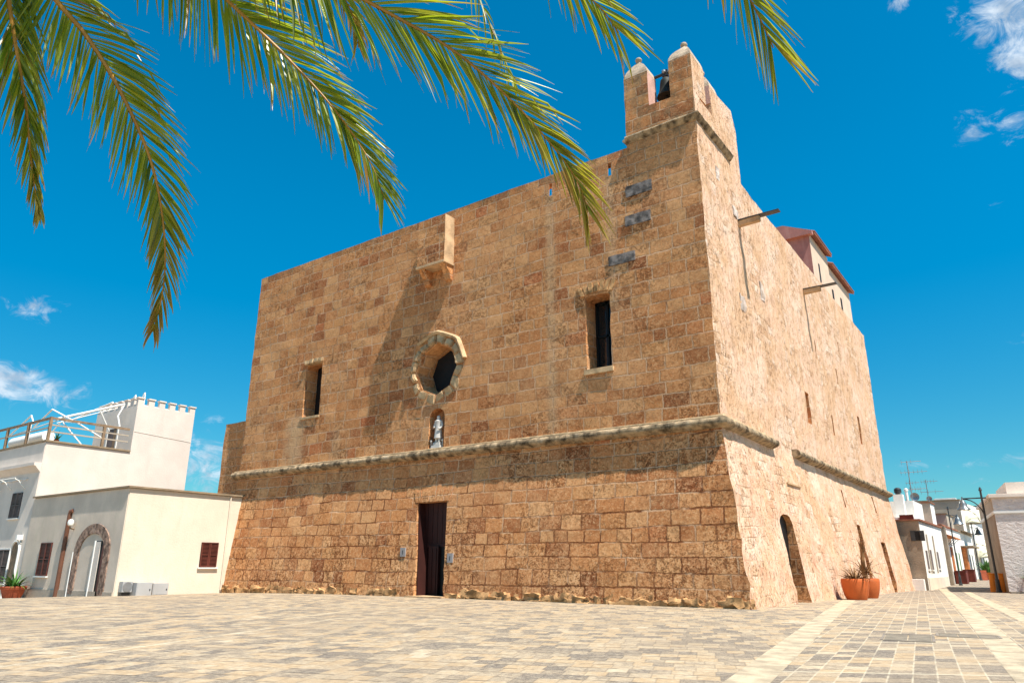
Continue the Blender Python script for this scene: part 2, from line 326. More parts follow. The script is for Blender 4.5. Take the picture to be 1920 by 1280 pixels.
def leaf_mat():
    mt, g = mat('palm_leaflet')
    uv = g.n('ShaderNodeUVMap', out=0); q = g.xyz(uv)       # u: 0 at the rachis, 1 at the tip; v: random per leaflet
    pos = g.n('ShaderNodeNewGeometry', out='Position')
    n = g.noise(pos, 9, 3)
    green = g.ramp(q[1], [(0.0, (0.022, 0.075, 0.006)), (0.3, (0.070, 0.165, 0.008)), (0.65, (0.175, 0.29, 0.014)), (1.0, (0.46, 0.44, 0.035))])
    green = g.mixc(g.m('MULTIPLY', g.sm(n, 0.4, 0.7), 0.35), green, (0.19, 0.23, 0.025))
    tipf = g.m('ADD', q[0], g.m('MULTIPLY', g.m('SUBTRACT', q[1], 0.5), 0.30))
    dry = g.n('ShaderNodeAttribute', out='Fac', attribute_name='dry')
    f = g.m('MAXIMUM', g.sm(tipf, 0.78, 1.02), g.m('MULTIPLY', dry, g.sm(tipf, -0.1, 0.5)))
    col = g.mixc(f, green, (0.40, 0.17, 0.05))
    d = g.n('ShaderNodeBsdfPrincipled', {'Base Color': col, 'Roughness': 0.33, 'Specular IOR Level': 0.55})
    t = g.n('ShaderNodeBsdfTranslucent', {'Color': g.mixc(0.5, col, (0.60, 0.62, 0.03))})
    mx = g.n('ShaderNodeMixShader', {0: 0.52, 1: d, 2: t})
    g.n('ShaderNodeOutputMaterial', {'Surface': mx}, out=None); MATS['palmleaf'] = mt
leaf_mat()
simple('rachis', (0.44, 0.215, 0.035), 0.55, 0.2, 6, spec=0.35)

# ---------------------------------------------------------------- mesh builder
def link(o, parent=None):
    COL.objects.link(o)
    if parent is not None:
        o.parent = parent; o.matrix_parent_inverse = parent.matrix_world.inverted()
    return o
def tag(o, label=None, cat=None, group=None, kind=None):
    if label: o['label'] = label
    if cat: o['category'] = cat
    if group: o['group'] = group
    if kind: o['kind'] = kind
    return o
def thing(name, label, cat, loc=(0, 0, 0), group=None):
    o = bpy.data.objects.new(name, None); o.empty_display_size = 0.3; o.location = loc
    o.matrix_world = Matrix.Translation(loc); COL.objects.link(o)
    return tag(o, label, cat, group)
class MB:
    def __init__(s): s.v = []; s.f = []; s.mi = []; s.uv = None; s.cur = 0
    def add(s, vs, fs):
        b = len(s.v); s.v += [tuple(x) for x in vs]; s.f += [tuple(b+i for i in f) for f in fs]; s.mi += [s.cur]*len(fs); return s
    def quad(s, a, b, c, d): return s.add([a, b, c, d], [(0, 1, 2, 3)])
    def box(s, a, b, taper=0.0):
        x0, y0, z0 = a; x1, y1, z1 = b; t = taper
        return s.add([(x0, y0, z0), (x1, y0, z0), (x1, y1, z0), (x0, y1, z0), (x0+t, y0+t, z1), (x1-t, y0+t, z1), (x1-t, y1-t, z1), (x0+t, y1-t, z1)],
                     [(0, 3, 2, 1), (4, 5, 6, 7), (0, 1, 5, 4), (1, 2, 6, 5), (2, 3, 7, 6), (3, 0, 4, 7)])
    def obox(s, o, ax, ay, az, hx, hy, z0, z1):
        """oriented box: centre line o, half widths along ax, ay, from z0 to z1 along az"""
        o = Vector(o); ax = Vector(ax)*hx; ay = Vector(ay)*hy; az = Vector(az)
        vs = [o+az*z+ax*i+ay*j for z in (z0, z1) for (i, j) in ((-1, -1), (1, -1), (1, 1), (-1, 1))]
        return s.add(vs, [(0, 3, 2, 1), (4, 5, 6, 7), (0, 1, 5, 4), (1, 2, 6, 5), (2, 3, 7, 6), (3, 0, 4, 7)])
    def prism(s, poly, d):
        """polygon (3D points) extruded by vector d"""
        n = len(poly); d = Vector(d); P = [Vector(p) for p in poly]
        vs = P + [p+d for p in P]
        return s.add(vs, [tuple(range(n-1, -1, -1)), tuple(range(n, 2*n))]+[(i, (i+1) % n, n+(i+1) % n, n+i) for i in range(n)])
    def tube(s, pts, r, n=8, r2=None):
        pts = [Vector(p) for p in pts]; k = len(pts); r2 = r if r2 is None else r2
        rings = []; pu = None
        for i, p in enumerate(pts):
            t = (pts[min(i+1, k-1)]-pts[max(i-1, 0)]).normalized()
            if pu is None: pu = t.orthogonal().normalized()
            u = (pu-t*pu.dot(t)).normalized(); pu = u; w = t.cross(u)
            rr = r+(r2-r)*i/max(1, k-1)
            rings.append([p+(u*math.cos(2*math.pi*j/n)+w*math.sin(2*math.pi*j/n))*rr for j in range(n)])
        vs = [v for rg in rings for v in rg]; fs = []
        for i in range(k-1):
            for j in range(n): fs.append((i*n+j, i*n+(j+1) % n, (i+1)*n+(j+1) % n, (i+1)*n+j))
        fs.append(tuple(range(n-1, -1, -1))); fs.append(tuple((k-1)*n+j for j in range(n)))
        return s.add(vs, fs)
    def lathe(s, o, prof, n=24, caps=True):
        o = Vector(o); k = len(prof); vs = [o+Vector((r*math.cos(2*math.pi*j/n), r*math.sin(2*math.pi*j/n), z)) for (r, z) in prof for j in range(n)]
        fs = [(i*n+j, i*n+(j+1) % n, (i+1)*n+(j+1) % n, (i+1)*n+j) for i in range(k-1) for j in range(n)]
        if caps: fs += [tuple(range(n-1, -1, -1)), tuple((k-1)*n+j for j in range(n))]
        return s.add(vs, fs)
    def build(s, name, mats, parent=None, smooth=False, bevel=0.0):
        me = bpy.data.meshes.new(name); me.from_pydata(s.v, [], s.f)
        for mm in (mats if isinstance(mats, (list, tuple)) else [mats]): me.materials.append(MATS[mm] if isinstance(mm, str) else mm)
        me.polygons.foreach_set('material_index', s.mi)
        bm = bmesh.new(); bm.from_mesh(me)
        bmesh.ops.recalc_face_normals(bm, faces=bm.faces)
        if bevel:
            es = [e for e in bm.edges if len(e.link_faces) == 2 and e.calc_face_angle(0) > 0.6]
            bmesh.ops.bevel(bm, geom=es, offset=bevel, segments=2, affect='EDGES', clamp_overlap=True)
        bm.to_mesh(me); bm.free()
        if smooth:
            me.polygons.foreach_set('use_smooth', [True]*len(me.polygons))
            me.set_sharp_from_angle(angle=R(40))
        return link(bpy.data.objects.new(name, me), parent)
def part(mb, name, mats, parent=None, **k): return mb.build(name, mats, parent, **k)
def boolean(o, cutters, keep=False):
    """cut the cutters out of o and bake the result"""
    for c in cutters:
        md = o.modifiers.new('cut', 'BOOLEAN'); md.operation = 'DIFFERENCE'; md.solver = 'EXACT'; md.object = c
    dg = bpy.context.evaluated_depsgraph_get(); dg.update()
    me = bpy.data.meshes.new_from_object(o.evaluated_get(dg)); o.modifiers.clear()
    old = o.data; o.data = me; bpy.data.meshes.remove(old)
    for c in cutters: bpy.data.objects.remove(c)
def roughen(o, step, amp, keepz=None, fn=None):
    """slice the mesh into a grid and push the vertices about so that edges and faces are uneven"""
    bm = bmesh.new(); bm.from_mesh(o.data)
    xs = [v.co for v in bm.verts]
    lo = [min(c[i] for c in xs) for i in range(3)]; hi = [max(c[i] for c in xs) for i in range(3)]
    for i in range(3):
        k = lo[i]+step[i]
        while k < hi[i]-0.05:
            no = [0, 0, 0]; no[i] = 1; co = [0, 0, 0]; co[i] = k
            bmesh.ops.bisect_plane(bm, geom=bm.verts[:]+bm.edges[:]+bm.faces[:], dist=1e-4, plane_co=co, plane_no=no); k += step[i]
    for v in bm.verts:
        p = v.co.copy(); a = amp if fn is None else amp*fn(p)
        v.co += Vector((noise.noise(p*0.9), noise.noise(p*0.9+Vector((19, 3, 7))), 0.6*noise.noise(p*0.9+Vector((5, 31, 11)))))*a*0.6
        v.co += Vector((noise.noise(p*3.1), noise.noise(p*3.1+Vector((19, 3, 7))), 0.6*noise.noise(p*3.1+Vector((5, 31, 11)))))*a*0.5
    bm.to_mesh(o.data); bm.free()
def xyarch(x0, x1, z0, z1, rise, y, n=8):
    """outline with a segmental or round top in a plane of constant y"""
    pts = [(x0, y, z0), (x1, y, z0)]; c = (x0+x1)/2; h = (x1-x0)/2
    for i in range(n+1):
        a = math.pi*i/n; pts.append((c+h*math.cos(a), y, z1-rise+rise*math.sin(a)))
    return pts
def yarch(y0, y1, z0, z1, rise, x, n=8):
    return [(x, p[0], p[2]) for p in xyarch(y0, y1, z0, z1, rise, 0, n)]

# ---------------------------------------------------------------- ground
def interp(x, tab):
    if x <= tab[0][0]: return tab[0][1]
    for (a, va), (b, vb) in zip(tab, tab[1:]):
        if x <= b: return va+(vb-va)*(x-a)/(b-a)
    return tab[-1][1]
def gz(x, y):
    z = -0.0008*max(0, -30-max(x, -75))**2
    if x > -25: z += interp(y, [(30, 0), (60, -0.16), (72, -0.25), (84, -0.15), (97, 0), (130, 0.13), (220, 0.3)])*min(1, (x+25)/8)
    return z
def axis(vals): return sorted(set(vals))
xs = axis([-3000, -1200, -500, -200, -110]+[-80+2.5*i for i in range(44)]+[45, 80, 200, 600, 1500, 3000])
ys = axis([-3000, -1000, -300, -100, -40]+[-20+2.5*i for i in range(68)]+[180, 260, 500, 1200, 3000])
gm = MB(); nx = len(xs)
gm.add([(x, y, gz(x, y)) for y in ys for x in xs], [(j*nx+i, j*nx+i+1, (j+1)*nx+i+1, (j+1)*nx+i) for j in range(len(ys)-1) for i in range(nx-1)])
tag(part(gm, 'ground', 'paving', smooth=True), 'plaza paved with mottled cream and grey stone setts', 'paving', kind='structure')
def strip(name, pts, w, lift=0.004):
    b = MB(); L = []
    for (a, c) in zip(pts, pts[1:]):
        a = Vector((*a, 0)); c = Vector((*c, 0)); n = max(2, int((c-a).length/1.0)); d = (c-a).normalized(); s_ = Vector((d.y, -d.x, 0))*w/2
        L += [(a+(c-a)*i/n, s_) for i in range(n)]
    L.append((Vector((*pts[-1], 0)), s_))
    vs = []
    for p, s_ in L:
        for q in (p-s_, p+s_): vs.append((q.x, q.y, gz(q.x, q.y)+lift))
    b.add(vs, [(2*i, 2*i+1, 2*i+3, 2*i+2) for i in range(len(L)-1)])
    return tag(part(b, name, 'stripe'), kind='structure')
tag(strip('path', [(-2.56, 3), (-9.35, 44.0)], 0.62), 'long pale stone stripe running from the church corner towards the viewer')
tag(strip('path', [(0.7, 4.3), (-6.3, 60.0), (-8.4, 76)], 0.60), 'pale stone stripe leading into the side lane')
tag(strip('path', [(2.2, 4.3), (-4.5, 56.0), (-6.6, 74)], 0.50), 'second pale stone stripe leading into the side lane')

def manhole(name, c, hx, hy, rot, label, cells):
    t = thing(name, label, 'manhole cover', (c[0], c[1], gz(*c)))
    ax = Vector((math.cos(rot), math.sin(rot), 0)); ay = Vector((-ax.y, ax.x, 0)); o = Vector((c[0], c[1], gz(*c)))
    f = MB()
    for i, (sx, sy, lx, ly) in enumerate(((0, -1, hx, 0.03), (0, 1, hx, 0.03), (-1, 0, 0.03, hy), (1, 0, 0.03, hy))):
        f.obox(o+ax*sx*(hx+0.03)+ay*sy*(hy+0.03), ax, ay, up0, lx if lx > 0.05 else 0.03, ly if ly > 0.05 else 0.03, 0.004+0.001*i, 0.012+0.0004*i)
    part(f, 'frame', 'plinth', t)
    l = MB()
    for k in range(cells):
        cx = -hx+hx*(2*k+1)/cells; l.obox(o+ax*cx, ax, ay, up0, hx/cells-0.015, hy-0.02, 0.002, 0.009)
    part(l, 'lid', 'cast', t)
manhole('manhole_cover', (-3.15, 20.4), 0.5, 0.9, 0.13, 'square paved manhole cover set in the lane paving, the nearer to the church', 2)
manhole('manhole_cover', (-2.05, 21.85), 0.62, 0.45, 0.13, 'long narrow drain cover set in the paving beside the pale lane stripe', 3)

# ---------------------------------------------------------------- church
XS, YF, B, ZC, ZR = -9.92, 29.76, 0.953, 7.625, 22.92
XC, YC = XS-B, YF+B
XL, YB = -46.47, 70.7
church = thing('fortress_church', 'massive ochre stone fortress church with sloped base, corner bell turret and oculus', 'church', (-28, 50, 0))
def church_body():
    b = MB()
    k = 1.6/ZC                                              # carry the batter below ground
    z0 = -1.6
    low = [(XL, YF-B*k, z0), (XS+B*k, YF-B*k, z0), (XS+B*k, YB+B+B*k, z0), (XL, YB+B+B*k, z0)]
    mid = [(XL, YC, ZC), (XC, YC, ZC), (XC, YB, ZC), (XL, YB, ZC)]
    b.add(low+mid, [(0, 3, 2, 1), (0, 1, 5, 4), (1, 2, 6, 5), (2, 3, 7, 6), (3, 0, 4, 7), (4, 5, 6, 7)])
    lower = part(b, 'lower_wall', ['ashlar', 'render'], church)
    # openings in the battered base
    cut = []
    def cutter(mb): o = mb.build('cutter', 'dark'); cut.append(o)
    d = MB(); d.add([(-27.95, 28, -0.02), (-25.95, 28, -0.02), (-26.40, 28, 4.97), (-28.60, 28, 4.97), (-27.95, 32.2, -0.02), (-25.95, 32.2, -0.02), (-26.40, 32.2, 4.97), (-28.60, 32.2, 4.97)],
                    [(0, 1, 2, 3), (7, 6, 5, 4), (0, 4, 5, 1), (1, 5, 6, 2), (2, 6, 7, 3), (3, 7, 4, 0)]); cutter(d)
    for (y0, y1, z0_, z1, rise, dep) in ((36.2, 38.35, -0.3, 4.1, 0.55, 1.3), (53.9, 55.1, -0.3, 4.35, 0.05, 0.75), (61.3, 62.9, -0.4, 3.4, 0.05, 0.8)):
        c = MB(); c.prism(yarch(y0, y1, z0_, z1, rise, XS+0.5), (-dep-0.5-B*0.5*min(1, z1/ZC), 0, 0)); cutter(c)
    for (y0, y1, z0_, z1) in ((52.0, 52.4, 5.35, 6.5), (62.6, 63.05, 5.6, 6.85)):
        c = MB(); c.box((XC-0.5, y0, z0_), (XS+0.5, y1, z1)); cutter(c)
    boolean(lower, cut)
    # upper wall
    u = MB(); prof = [(YC, ZC), (YB, ZC), (YB, 22.15), (39, 22.38), (32.6, 22.90), (YC, ZR)]
    u.prism([(XL, y, z+0.001) for (y, z) in prof], (XC-XL, 0, 0))
    upper = part(u, 'upper_wall', ['ashlar', 'render'], church)
    cut = []
    c = MB(); c.box((XL+0.7, YC+0.55, 21.0), (-14.76, YB-0.7, 24)); cutter(c)
    c = MB(); c.box((-15.5, 37.3, 21.0), (XC-0.75, YB-0.7, 24)); cutter(c)
    for x in (-19.63, -15.83):
        c = MB(); c.prism([(x-0.10, YC-0.6, 21.6), (x+0.10, YC-0.6, 21.6), (x+0.10, YC+0.05, 21.6), (x+0.12, YC+0.9, 21.6), (x-0.95, YC+0.9, 21.6), (x-0.10, YC+0.05, 21.6)], (0, 0, 0.80)); cutter(c)
    c = MB(); c.prism(xyarch(-40.0, -38.25, 11.2, 14.95, 0.18, YC-1), (0, 2.5, 0)); cutter(c)      # left window
    c = MB(); c.prism(xyarch(-17.58, -16.14, 11.08, 15.02, 0.12, YC-1), (0, 2.2, 0)); cutter(c)    # right window
    # oculus: splayed octagon
    ox, oz = -27.83, 12.75
    o1 = [(ox+1.62*math.cos(R(22.5+45*i)+R(22.5)), YC-0.6, oz+1.68*math.sin(R(45*i)+R(45))) for i in range(8)]
    o2 = [(ox+0.10+1.35*math.cos(R(45*i)+R(45)), YC+1.3, oz-0.05+1.38*math.sin(R(45*i)+R(45))) for i in range(8)]
    c = MB(); c.add(o1+o2, [tuple(range(8)), tuple(range(15, 7, -1))]+[(i, (i+1) % 8, 8+(i+1) % 8, 8+i) for i in range(8)]); cutter(c)
    # statue niche
    c = MB(); n = 10; vs = []; fs = []
    for r_ in range(2): pass
    c.prism(xyarch(-28.25, -27.05, 7.98, 10.35, 0.6, YC-1), (0, 1.62, 0)); cutter(c)
    for (y0, y1, z0_, z1, dep) in ((46.1, 47.0, 10.1, 12.05, 0.7), (52.8, 53.15, 10.3, 11.7, 0.4), (62.0, 62.75, 10.9, 13.15, 0.6), (50.4, 50.65, 15.2, 16.5, 0.5), (56.3, 56.55, 14.6, 15.8, 0.5), (58.3, 58.5, 17.6, 18.4, 0.4)):
        c = MB(); c.box((XC-dep, y0, z0_), (XC+0.5, y1, z1)); cutter(c)
    boolean(upper, cut)
    for o in (lower, upper):
        fn = (lambda p: 1.0+1.6*max(0, (1.8-p.z)/1.8)+(1.6 if p.x > -10.9 and p.y < 31.0 and p.z < 6 else 0)) if o is lower else None
        roughen(o, (0.6, 0.6, 0.42), 0.07, fn=fn)
        for p in o.data.polygons: p.material_index = 1 if p.normal.x > 0.6 and p.center.x > -14 else 0
        me = o.data; me.polygons.foreach_set('use_smooth', [True]*len(me.polygons)); me.set_sharp_from_angle(angle=R(28))
church_body()
def sweep_cornice(path, prof, name, mt, jit=0.022, step=0.16):
    """moulding swept along a polyline of (point, outward) stations"""
    b = MB(); st = []
    for (p, o1), (q, o2) in zip(path, path[1:]):
        p = Vector(p); q = Vector(q); n = max(1, int((q-p).length/step))
        for i in range(n): st.append((p+(q-p)*i/n, (Vector(o1)).lerp(Vector(o2), i/n)))
    st.append((Vector(path[-1][0]), Vector(path[-1][1])))
    k = len(prof); vs = []
    for p, o in st:
        for (d, z) in prof:
            w = p+o*d+Vector((0, 0, z)); nn = noise.noise(w*1.7)+0.8*noise.noise(w*4.3)+0.6*noise.noise(w*9.0)
            w = w+o*(nn*jit)+Vector((0, 0, jit*0.7*noise.noise(w*2.1+Vector((3, 8, 1))))); vs.append(w)
    fs = [(i*k+j, i*k+(j+1) % k, (i+1)*k+(j+1) % k, (i+1)*k+j) for i in range(len(st)-1) for j in range(k)]
    fs += [tuple(range(k-1, -1, -1)), tuple((len(st)-1)*k+j for j in range(k))]
    b.add(vs, fs); return part(b, name, mt, church, smooth=True)
fil = [(-0.2, 0.34), (0.13, 0.33), (0.16, 0.27), (0.15, 0.215), (-0.2, 0.21)]
tor = [(-0.2, 0.205), (0.26, 0.205), (0.38, 0.13), (0.42, 0.02), (0.39, -0.09), (0.30, -0.16), (0.18, -0.20), (0.07, -0.25), (-0.2, -0.27)]
F_, D_ = (0, -1, 0), (1, -1, 0)
sweep_cornice([((-46.9, YC, ZC+0.05), F_), ((XC-0.6, YC, ZC+0.05), F_), ((XC, YC, ZC+0.05), D_), ((XC, YC+0.6, ZC+0.05), (1, 0, 0)), ((XC, 37.9, ZC+0.02), (1, 0, 0))], tor, 'cornice', 'lichen')
sweep_cornice([((XC, 41.6, ZC+0.02), (1, 0, 0)), ((XC, 71.0, ZC), (1, 0, 0))], tor, 'cornice', 'lichen')
sweep_cornice([((-46.9, YC, ZC+0.05), F_), ((XC-0.6, YC, ZC+0.05), F_), ((XC, YC, ZC+0.05), D_), ((XC, YC+0.6, ZC+0.05), (1, 0, 0)), ((XC, 37.9, ZC+0.02), (1, 0, 0))], fil, 'cornice_fillet', 'pale_stone')
# eroded rubble foot along the front and the corner
def foot(xa, xe):
    b = MB(); x = xa
    while x < xe-0.1:
        w = rnd.uniform(0.35, 0.9); x1 = min(x+w, xe)
        if not (-28.35 < (x+x1)/2 < -25.7):
            for lay in range(2):
                h = rnd.uniform(0.08, 0.20); z0 = -0.3 if lay == 0 else rnd.uniform(0.04, 0.12)
                y = YF-rnd.uniform(0.02, 0.16)+lay*0.06
                bb = MB(); bb.box((x-0.02, y, z0), (x1+0.02, YF+0.35, z0+h+(0.3 if lay == 0 else 0.1)), 0.03)
                bm = bmesh.new(); me = bpy.data.meshes.new('t'); me.from_pydata(bb.v, [], bb.f); bm.from_mesh(me)
                bmesh.ops.subdivide_edges(bm, edges=bm.edges, cuts=2, use_grid_fill=True, smooth=0.0)
                for v in bm.verts: v.co += Vector((noise.noise(v.co*4), noise.noise(v.co*4+Vector((9, 9, 9))), noise.noise(v.co*4+Vector((3, 1, 7)))))*0.16
                bm.verts.index_update(); b.add([v.co[:] for v in bm.verts], [tuple(v.index for v in f.verts) for f in bm.faces]); bm.free(); bpy.data.meshes.remove(me)
        x = x1
    part(b, 'rubble_foot', 'foot_stone', church, smooth=True)
foot(-46.3, -28.3); foot(-25.75, XS+0.05)
# annexe wall on the left
b = MB(); b.box((-49.7, YC+0.5, -1), (XL-0.004, YC+9, 11.85)); an = part(b, 'annexe_wall', 'ashlar', church); roughen(an, (0.7, 0.9, 0.7), 0.09)
# box machicolation
def machicolation():
    b = MB(); b.box((-28.98, YC-0.86, 19.2), (-26.75, YC+0.05, 22.28)); o = part(b, 'machicolation', ['limestone', 'ashlar'], church)
    roughen(o, (0.5, 0.4, 0.45), 0.05)
    for p in o.data.polygons: p.material_index = 1 if p.normal.y < -0.7 else 0
    for (x0, x1) in ((-28.95, -28.45), (-27.25, -26.78)):
        c = MB(); c.prism([(x0, YC+0.03, 18.1), (x0, YC+0.03, 19.22), (x0, YC-0.84, 19.22), (x0, YC-0.80, 19.05), (x0, YC-0.30, 18.55), (x0, YC-0.22, 18.2)], (x1-x0, 0, 0))
        part(c, 'corbel', 'ashlar', church, bevel=0.03)
    c = MB(); c.box((-29.05, YC-0.93, 19.05), (-26.68, YC+0.02, 19.24)); part(c, 'string_course', 'limestone', church, bevel=0.03)
machicolation()
# oculus ring of rough voussoirs, with hood mould over the upper right
def oculus():
    b = MB(); ox, oz = -27.83, 12.75; n = 16
    def ring(a, r):                                           # rounded octagon
        k = math.cos(math.pi/8)/math.cos((a % (math.pi/4))-math.pi/8); return r*(0.9*k+0.12)
    for i in range(n):
        a0 = 2*math.pi*i/n+0.025; a1 = 2*math.pi*(i+1)/n-0.025; ri = 1.50; ro = 1.50+rnd.uniform(0.42, 0.62); pr = rnd.uniform(0.08, 0.22)
        vs = []
        for (r_, y) in ((ri, YC+0.3), (ro, YC+0.3), (ro+0.02, YC-pr*0.5), (ri+0.06, YC-pr)):
            for a in (a0, (a0+a1)/2, a1):
                rr = ring(a, r_)*(1.03 if a == (a0+a1)/2 else 1); vs.append((ox+1.04*rr*math.cos(a)+rnd.uniform(-.02, .02), y+rnd.uniform(-.02, .02), oz+rr*1.02*math.sin(a)+rnd.uniform(-.02, .02)))
        fs = []
        for q in range(4):
            q2 = (q+1) % 4
            for j in range(2): fs.append((q*3+j, q*3+j+1, q2*3+j+1, q2*3+j))
        fs += [(0, 3, 6, 9), (11, 8, 5, 2)]
        b.add(vs, fs)
    o = part(b, 'oculus_ring', 'pale_stone', church, bevel=0.06); roughen(o, (0.3, 0.3, 0.3), 0.09)
    h = MB(); st = []
    for i in range(15):
        a = R(8+122*i/14); st.append(a)
    pf = [(2.08, 0.1), (2.08, -0.18), (2.22, -0.26), (2.32, -0.12), (2.32, 0.1)]
    vs = [(ox+1.04*ring(a, r_)*math.cos(a), YC+y, oz+1.02*ring(a, r_)*math.sin(a)) for a in st for (r_, y) in pf]; k = 5
    h.add(vs, [(i*k+j, i*k+(j+1) % k, (i+1)*k+(j+1) % k, (i+1)*k+j) for i in range(14) for j in range(k)]+[(0, 1, 2, 3, 4), tuple(14*k+j for j in range(4, -1, -1))])
    part(h, 'hood_mould', 'pale_stone', church)
    f = MB(); f.box((ox-1.5, YC+1.12, oz-1.6), (ox+1.6, YC+1.17, oz+1.5)); part(f, 'oculus_glass', 'dark', church)
oculus()
def windows():
    # left slot: lintel of rough stones and pale sill
    w = MB(); w.box((-39.99, YC+1.02, 11.22), (-38.26, YC+1.07, 14.9)); wl = part(w, 'window', 'dark', church)
    c = MB()
    for i in range(4):
        x = -40.1+0.48*i; c.box((x, YC-rnd.uniform(0.10, 0.18), 14.88+rnd.uniform(0, .05)), (x+0.46, YC+0.3, 15.16+0.10*math.sin(math.pi*(i+0.5)/4)))
    o = part(c, 'lintel', 'pale_stone', wl, bevel=0.05); roughen(o, (0.2, 0.2, 0.15), 0.08)
    c = MB(); c.box((-40.15, YC-0.07, 11.02), (-38.2, YC+0.8, 11.2)); part(c, 'sill', 'pale_stone', wl, bevel=0.02)
    # right window with a wooden frame deep in the reveal
    w = MB(); w.box((-17.56, YC+1.1, 11.1), (-16.16, YC+1.15, 14.99)); wr = part(w, 'window', 'glass', church)
    c = MB()
    for (x0, x1, z0, z1) in ((-17.55, -17.43, 11.1, 14.95), (-16.29, -16.17, 11.1, 14.95), (-16.92, -16.80, 11.1, 14.95), (-17.55, -16.17, 11.1, 11.25), (-17.55, -16.17, 14.8, 14.95), (-17.55, -16.17, 13.0, 13.1)):
        c.box((x0, YC+1.0, z0), (x1, YC+1.1+0.002*(z1-z0), z1))
    part(c, 'frame', 'door_dark', wr)
    c = MB(); c.box((-17.72, YC-0.10, 10.80), (-16.05, YC+0.95, 11.08)); part(c, 'sill', 'pale_stone', wr, bevel=0.02)
    c = MB()                                                     # ragged fan of arch stones
    for i in range(7):
        x = -17.80+0.27*i; t = (i-3)*0.085; hh = 15.02+0.16*math.sin(math.pi*(i+0.5)/7); tp = 15.62+rnd.uniform(-.12, .16); yy = YC-0.05-rnd.uniform(0, .05)
        c.prism([(x, yy, hh), (x+0.24, yy, hh), (x+0.24+t, yy, tp), (x+t, yy, tp+rnd.uniform(-.05, .05))], (0, 0.35, 0))
    o = part(c, 'flat_arch', 'foot_stone', wr); roughen(o, (0.2, 0.2, 0.2), 0.06)
    # main door
    d = MB(); d.box((-28.75, 30.95, 0.0), (-25.9, 31.05, 5.2)); dr = part(d, 'door', 'door_red', church)
    p = MB()
    for i in range(7): p.box((-28.55+0.36*i, 30.89, 2.72), (-28.22+0.36*i, 30.95, 4.97))
    part(p, 'door_panel', 'door_red', dr)
    p = MB(); p.box((-27.9, 30.70, 0.0), (-27.2, 30.90, 2.62)); p.box((-27.75, 30.66, 0.2), (-27.62, 30.70, 2.5)); p.box((-27.45, 30.66, 0.2), (-27.32, 30.70, 2.5)); part(p, 'door_leaf', 'door_red', dr)
    p = MB(); p.box((-27.18, 30.88, 0.0), (-26.1, 30.94, 2.62)); part(p, 'door_opening', 'door_dark', dr)  # near-black panel standing in for the unlit inside
    p = MB(); p.box((-28.6, 30.84, 2.58), (-26.0, 30.93, 2.74)); part(p, 'transom', 'door_red', dr)
    p = MB()
    for (xa, xb, za, zb_) in ((-27.95, -28.60, 0, 4.95), (-25.95, -26.40, 0, 4.95)):
        sg = 1 if xa < -27 else -1; t_ = 0.10*sg
        p.add([(xa+0.02*sg, YF+0.12, za), (xa+t_, YF+0.12, za), (xb+t_, YF+B*zb_/ZC+0.12, zb_), (xb+0.02*sg, YF+B*zb_/ZC+0.12, zb_), (xa+0.02*sg, 30.95, za), (xa+t_, 30.95, za), (xb+t_, 30.95, zb_), (xb+0.02*sg, 30.95, zb_)],
              [(0, 1, 2, 3), (7, 6, 5, 4), (0, 4, 5, 1), (1, 5, 6, 2), (2, 6, 7, 3), (3, 7, 4, 0)])
    part(p, 'door_frame', 'door_red', dr)  # dark lining added over the reveals so they do not show lit
    p = MB(); p.box((-28.3, YF-0.45, -0.1), (-25.7, YF+0.6, 0.07)); part(p, 'doorstep', 'limestone', church, bevel=0.02)
    # flat arch over the door
    c = MB()
    for i in range(10):
        t0 = -28.72+0.25*i; k = (i-4.5)*0.045; z0, z1 = 5.0, 5.62; y0 = YF+B*z0/ZC-0.03-0.012*(i % 2); y1 = YF+B*z1/ZC-0.03-0.012*(i % 2)
        c.prism([(t0, y0, z0), (t0+0.235, y0, z0), (t0+0.235+k, y1, z1), (t0+k, y1, z1)], (0, 0.3, 0))
    part(c, 'door_arch', 'ashlar', church)
    # side openings
    b = MB(); b.box((XS-0.90, 36.0, -0.2), (XS-0.76, 38.5, 4.2)); part(b, 'side_door', 'door_dark', church)
    b = MB(); b.box((XC+0.05, 39.0, 5.72), (XS-0.62, 41.5, 5.80)); part(b, 'ledge', 'limestone', church)
windows()
# squared grey repair stones in the front and light ones on the flank
for (x0, x1, z0, z1) in ((-14.95, -13.45, 19.98, 20.62), (-15.05, -13.62, 18.32, 18.92), (-16.12, -14.60, 16.36, 16.92)):
    b = MB(); b.box((x0, YC-0.05, z0), (x1, YC+0.2, z1)); o = part(b, 'repair_stone', 'greystone', church, bevel=0.02); roughen(o, (0.13, 0.3, 0.13), 0.04)
for (y, z, w, h) in ((35.2, 20.6, 0.9, 0.9), (38.7, 17.0, 0.7, 1.1), (35.0, 15.1, 0.9, 0.9), (33.0, 21.6, 0.5, 0.7)):
    b = MB(); b.box((XC-0.2, y, z-h), (XC+0.02, y+w, z)); o = part(b, 'repair_stone', 'pale_patch', church); roughen(o, (0.3, 0.13, 0.13), 0.13)
# stone rainwater spouts on the flank
for (y, z, L) in ((36.1, 19.5, 2.2), (49.15, 19.65, 2.15)):
    s = MB(); s.prism([(XC-0.2, y-0.16, z-0.18), (XC-0.2, y+0.16, z-0.18), (XC-0.2, y+0.16, z+0.12), (XC-0.2, y-0.16, z+0.12)], (0.2+L*0.52, 0, 0.03)); sp = part(s, 'spout', 'limestone', church, bevel=0.02)
    t = MB(); t.prism([(XC, y-0.20, z+0.13), (XC, y+0.20, z+0.13), (XC, y+0.20, z+0.19), (XC, y-0.20, z+0.19)], (L, 0, 0.0)); part(t, 'gutter_tile', 'metal_dark', sp)
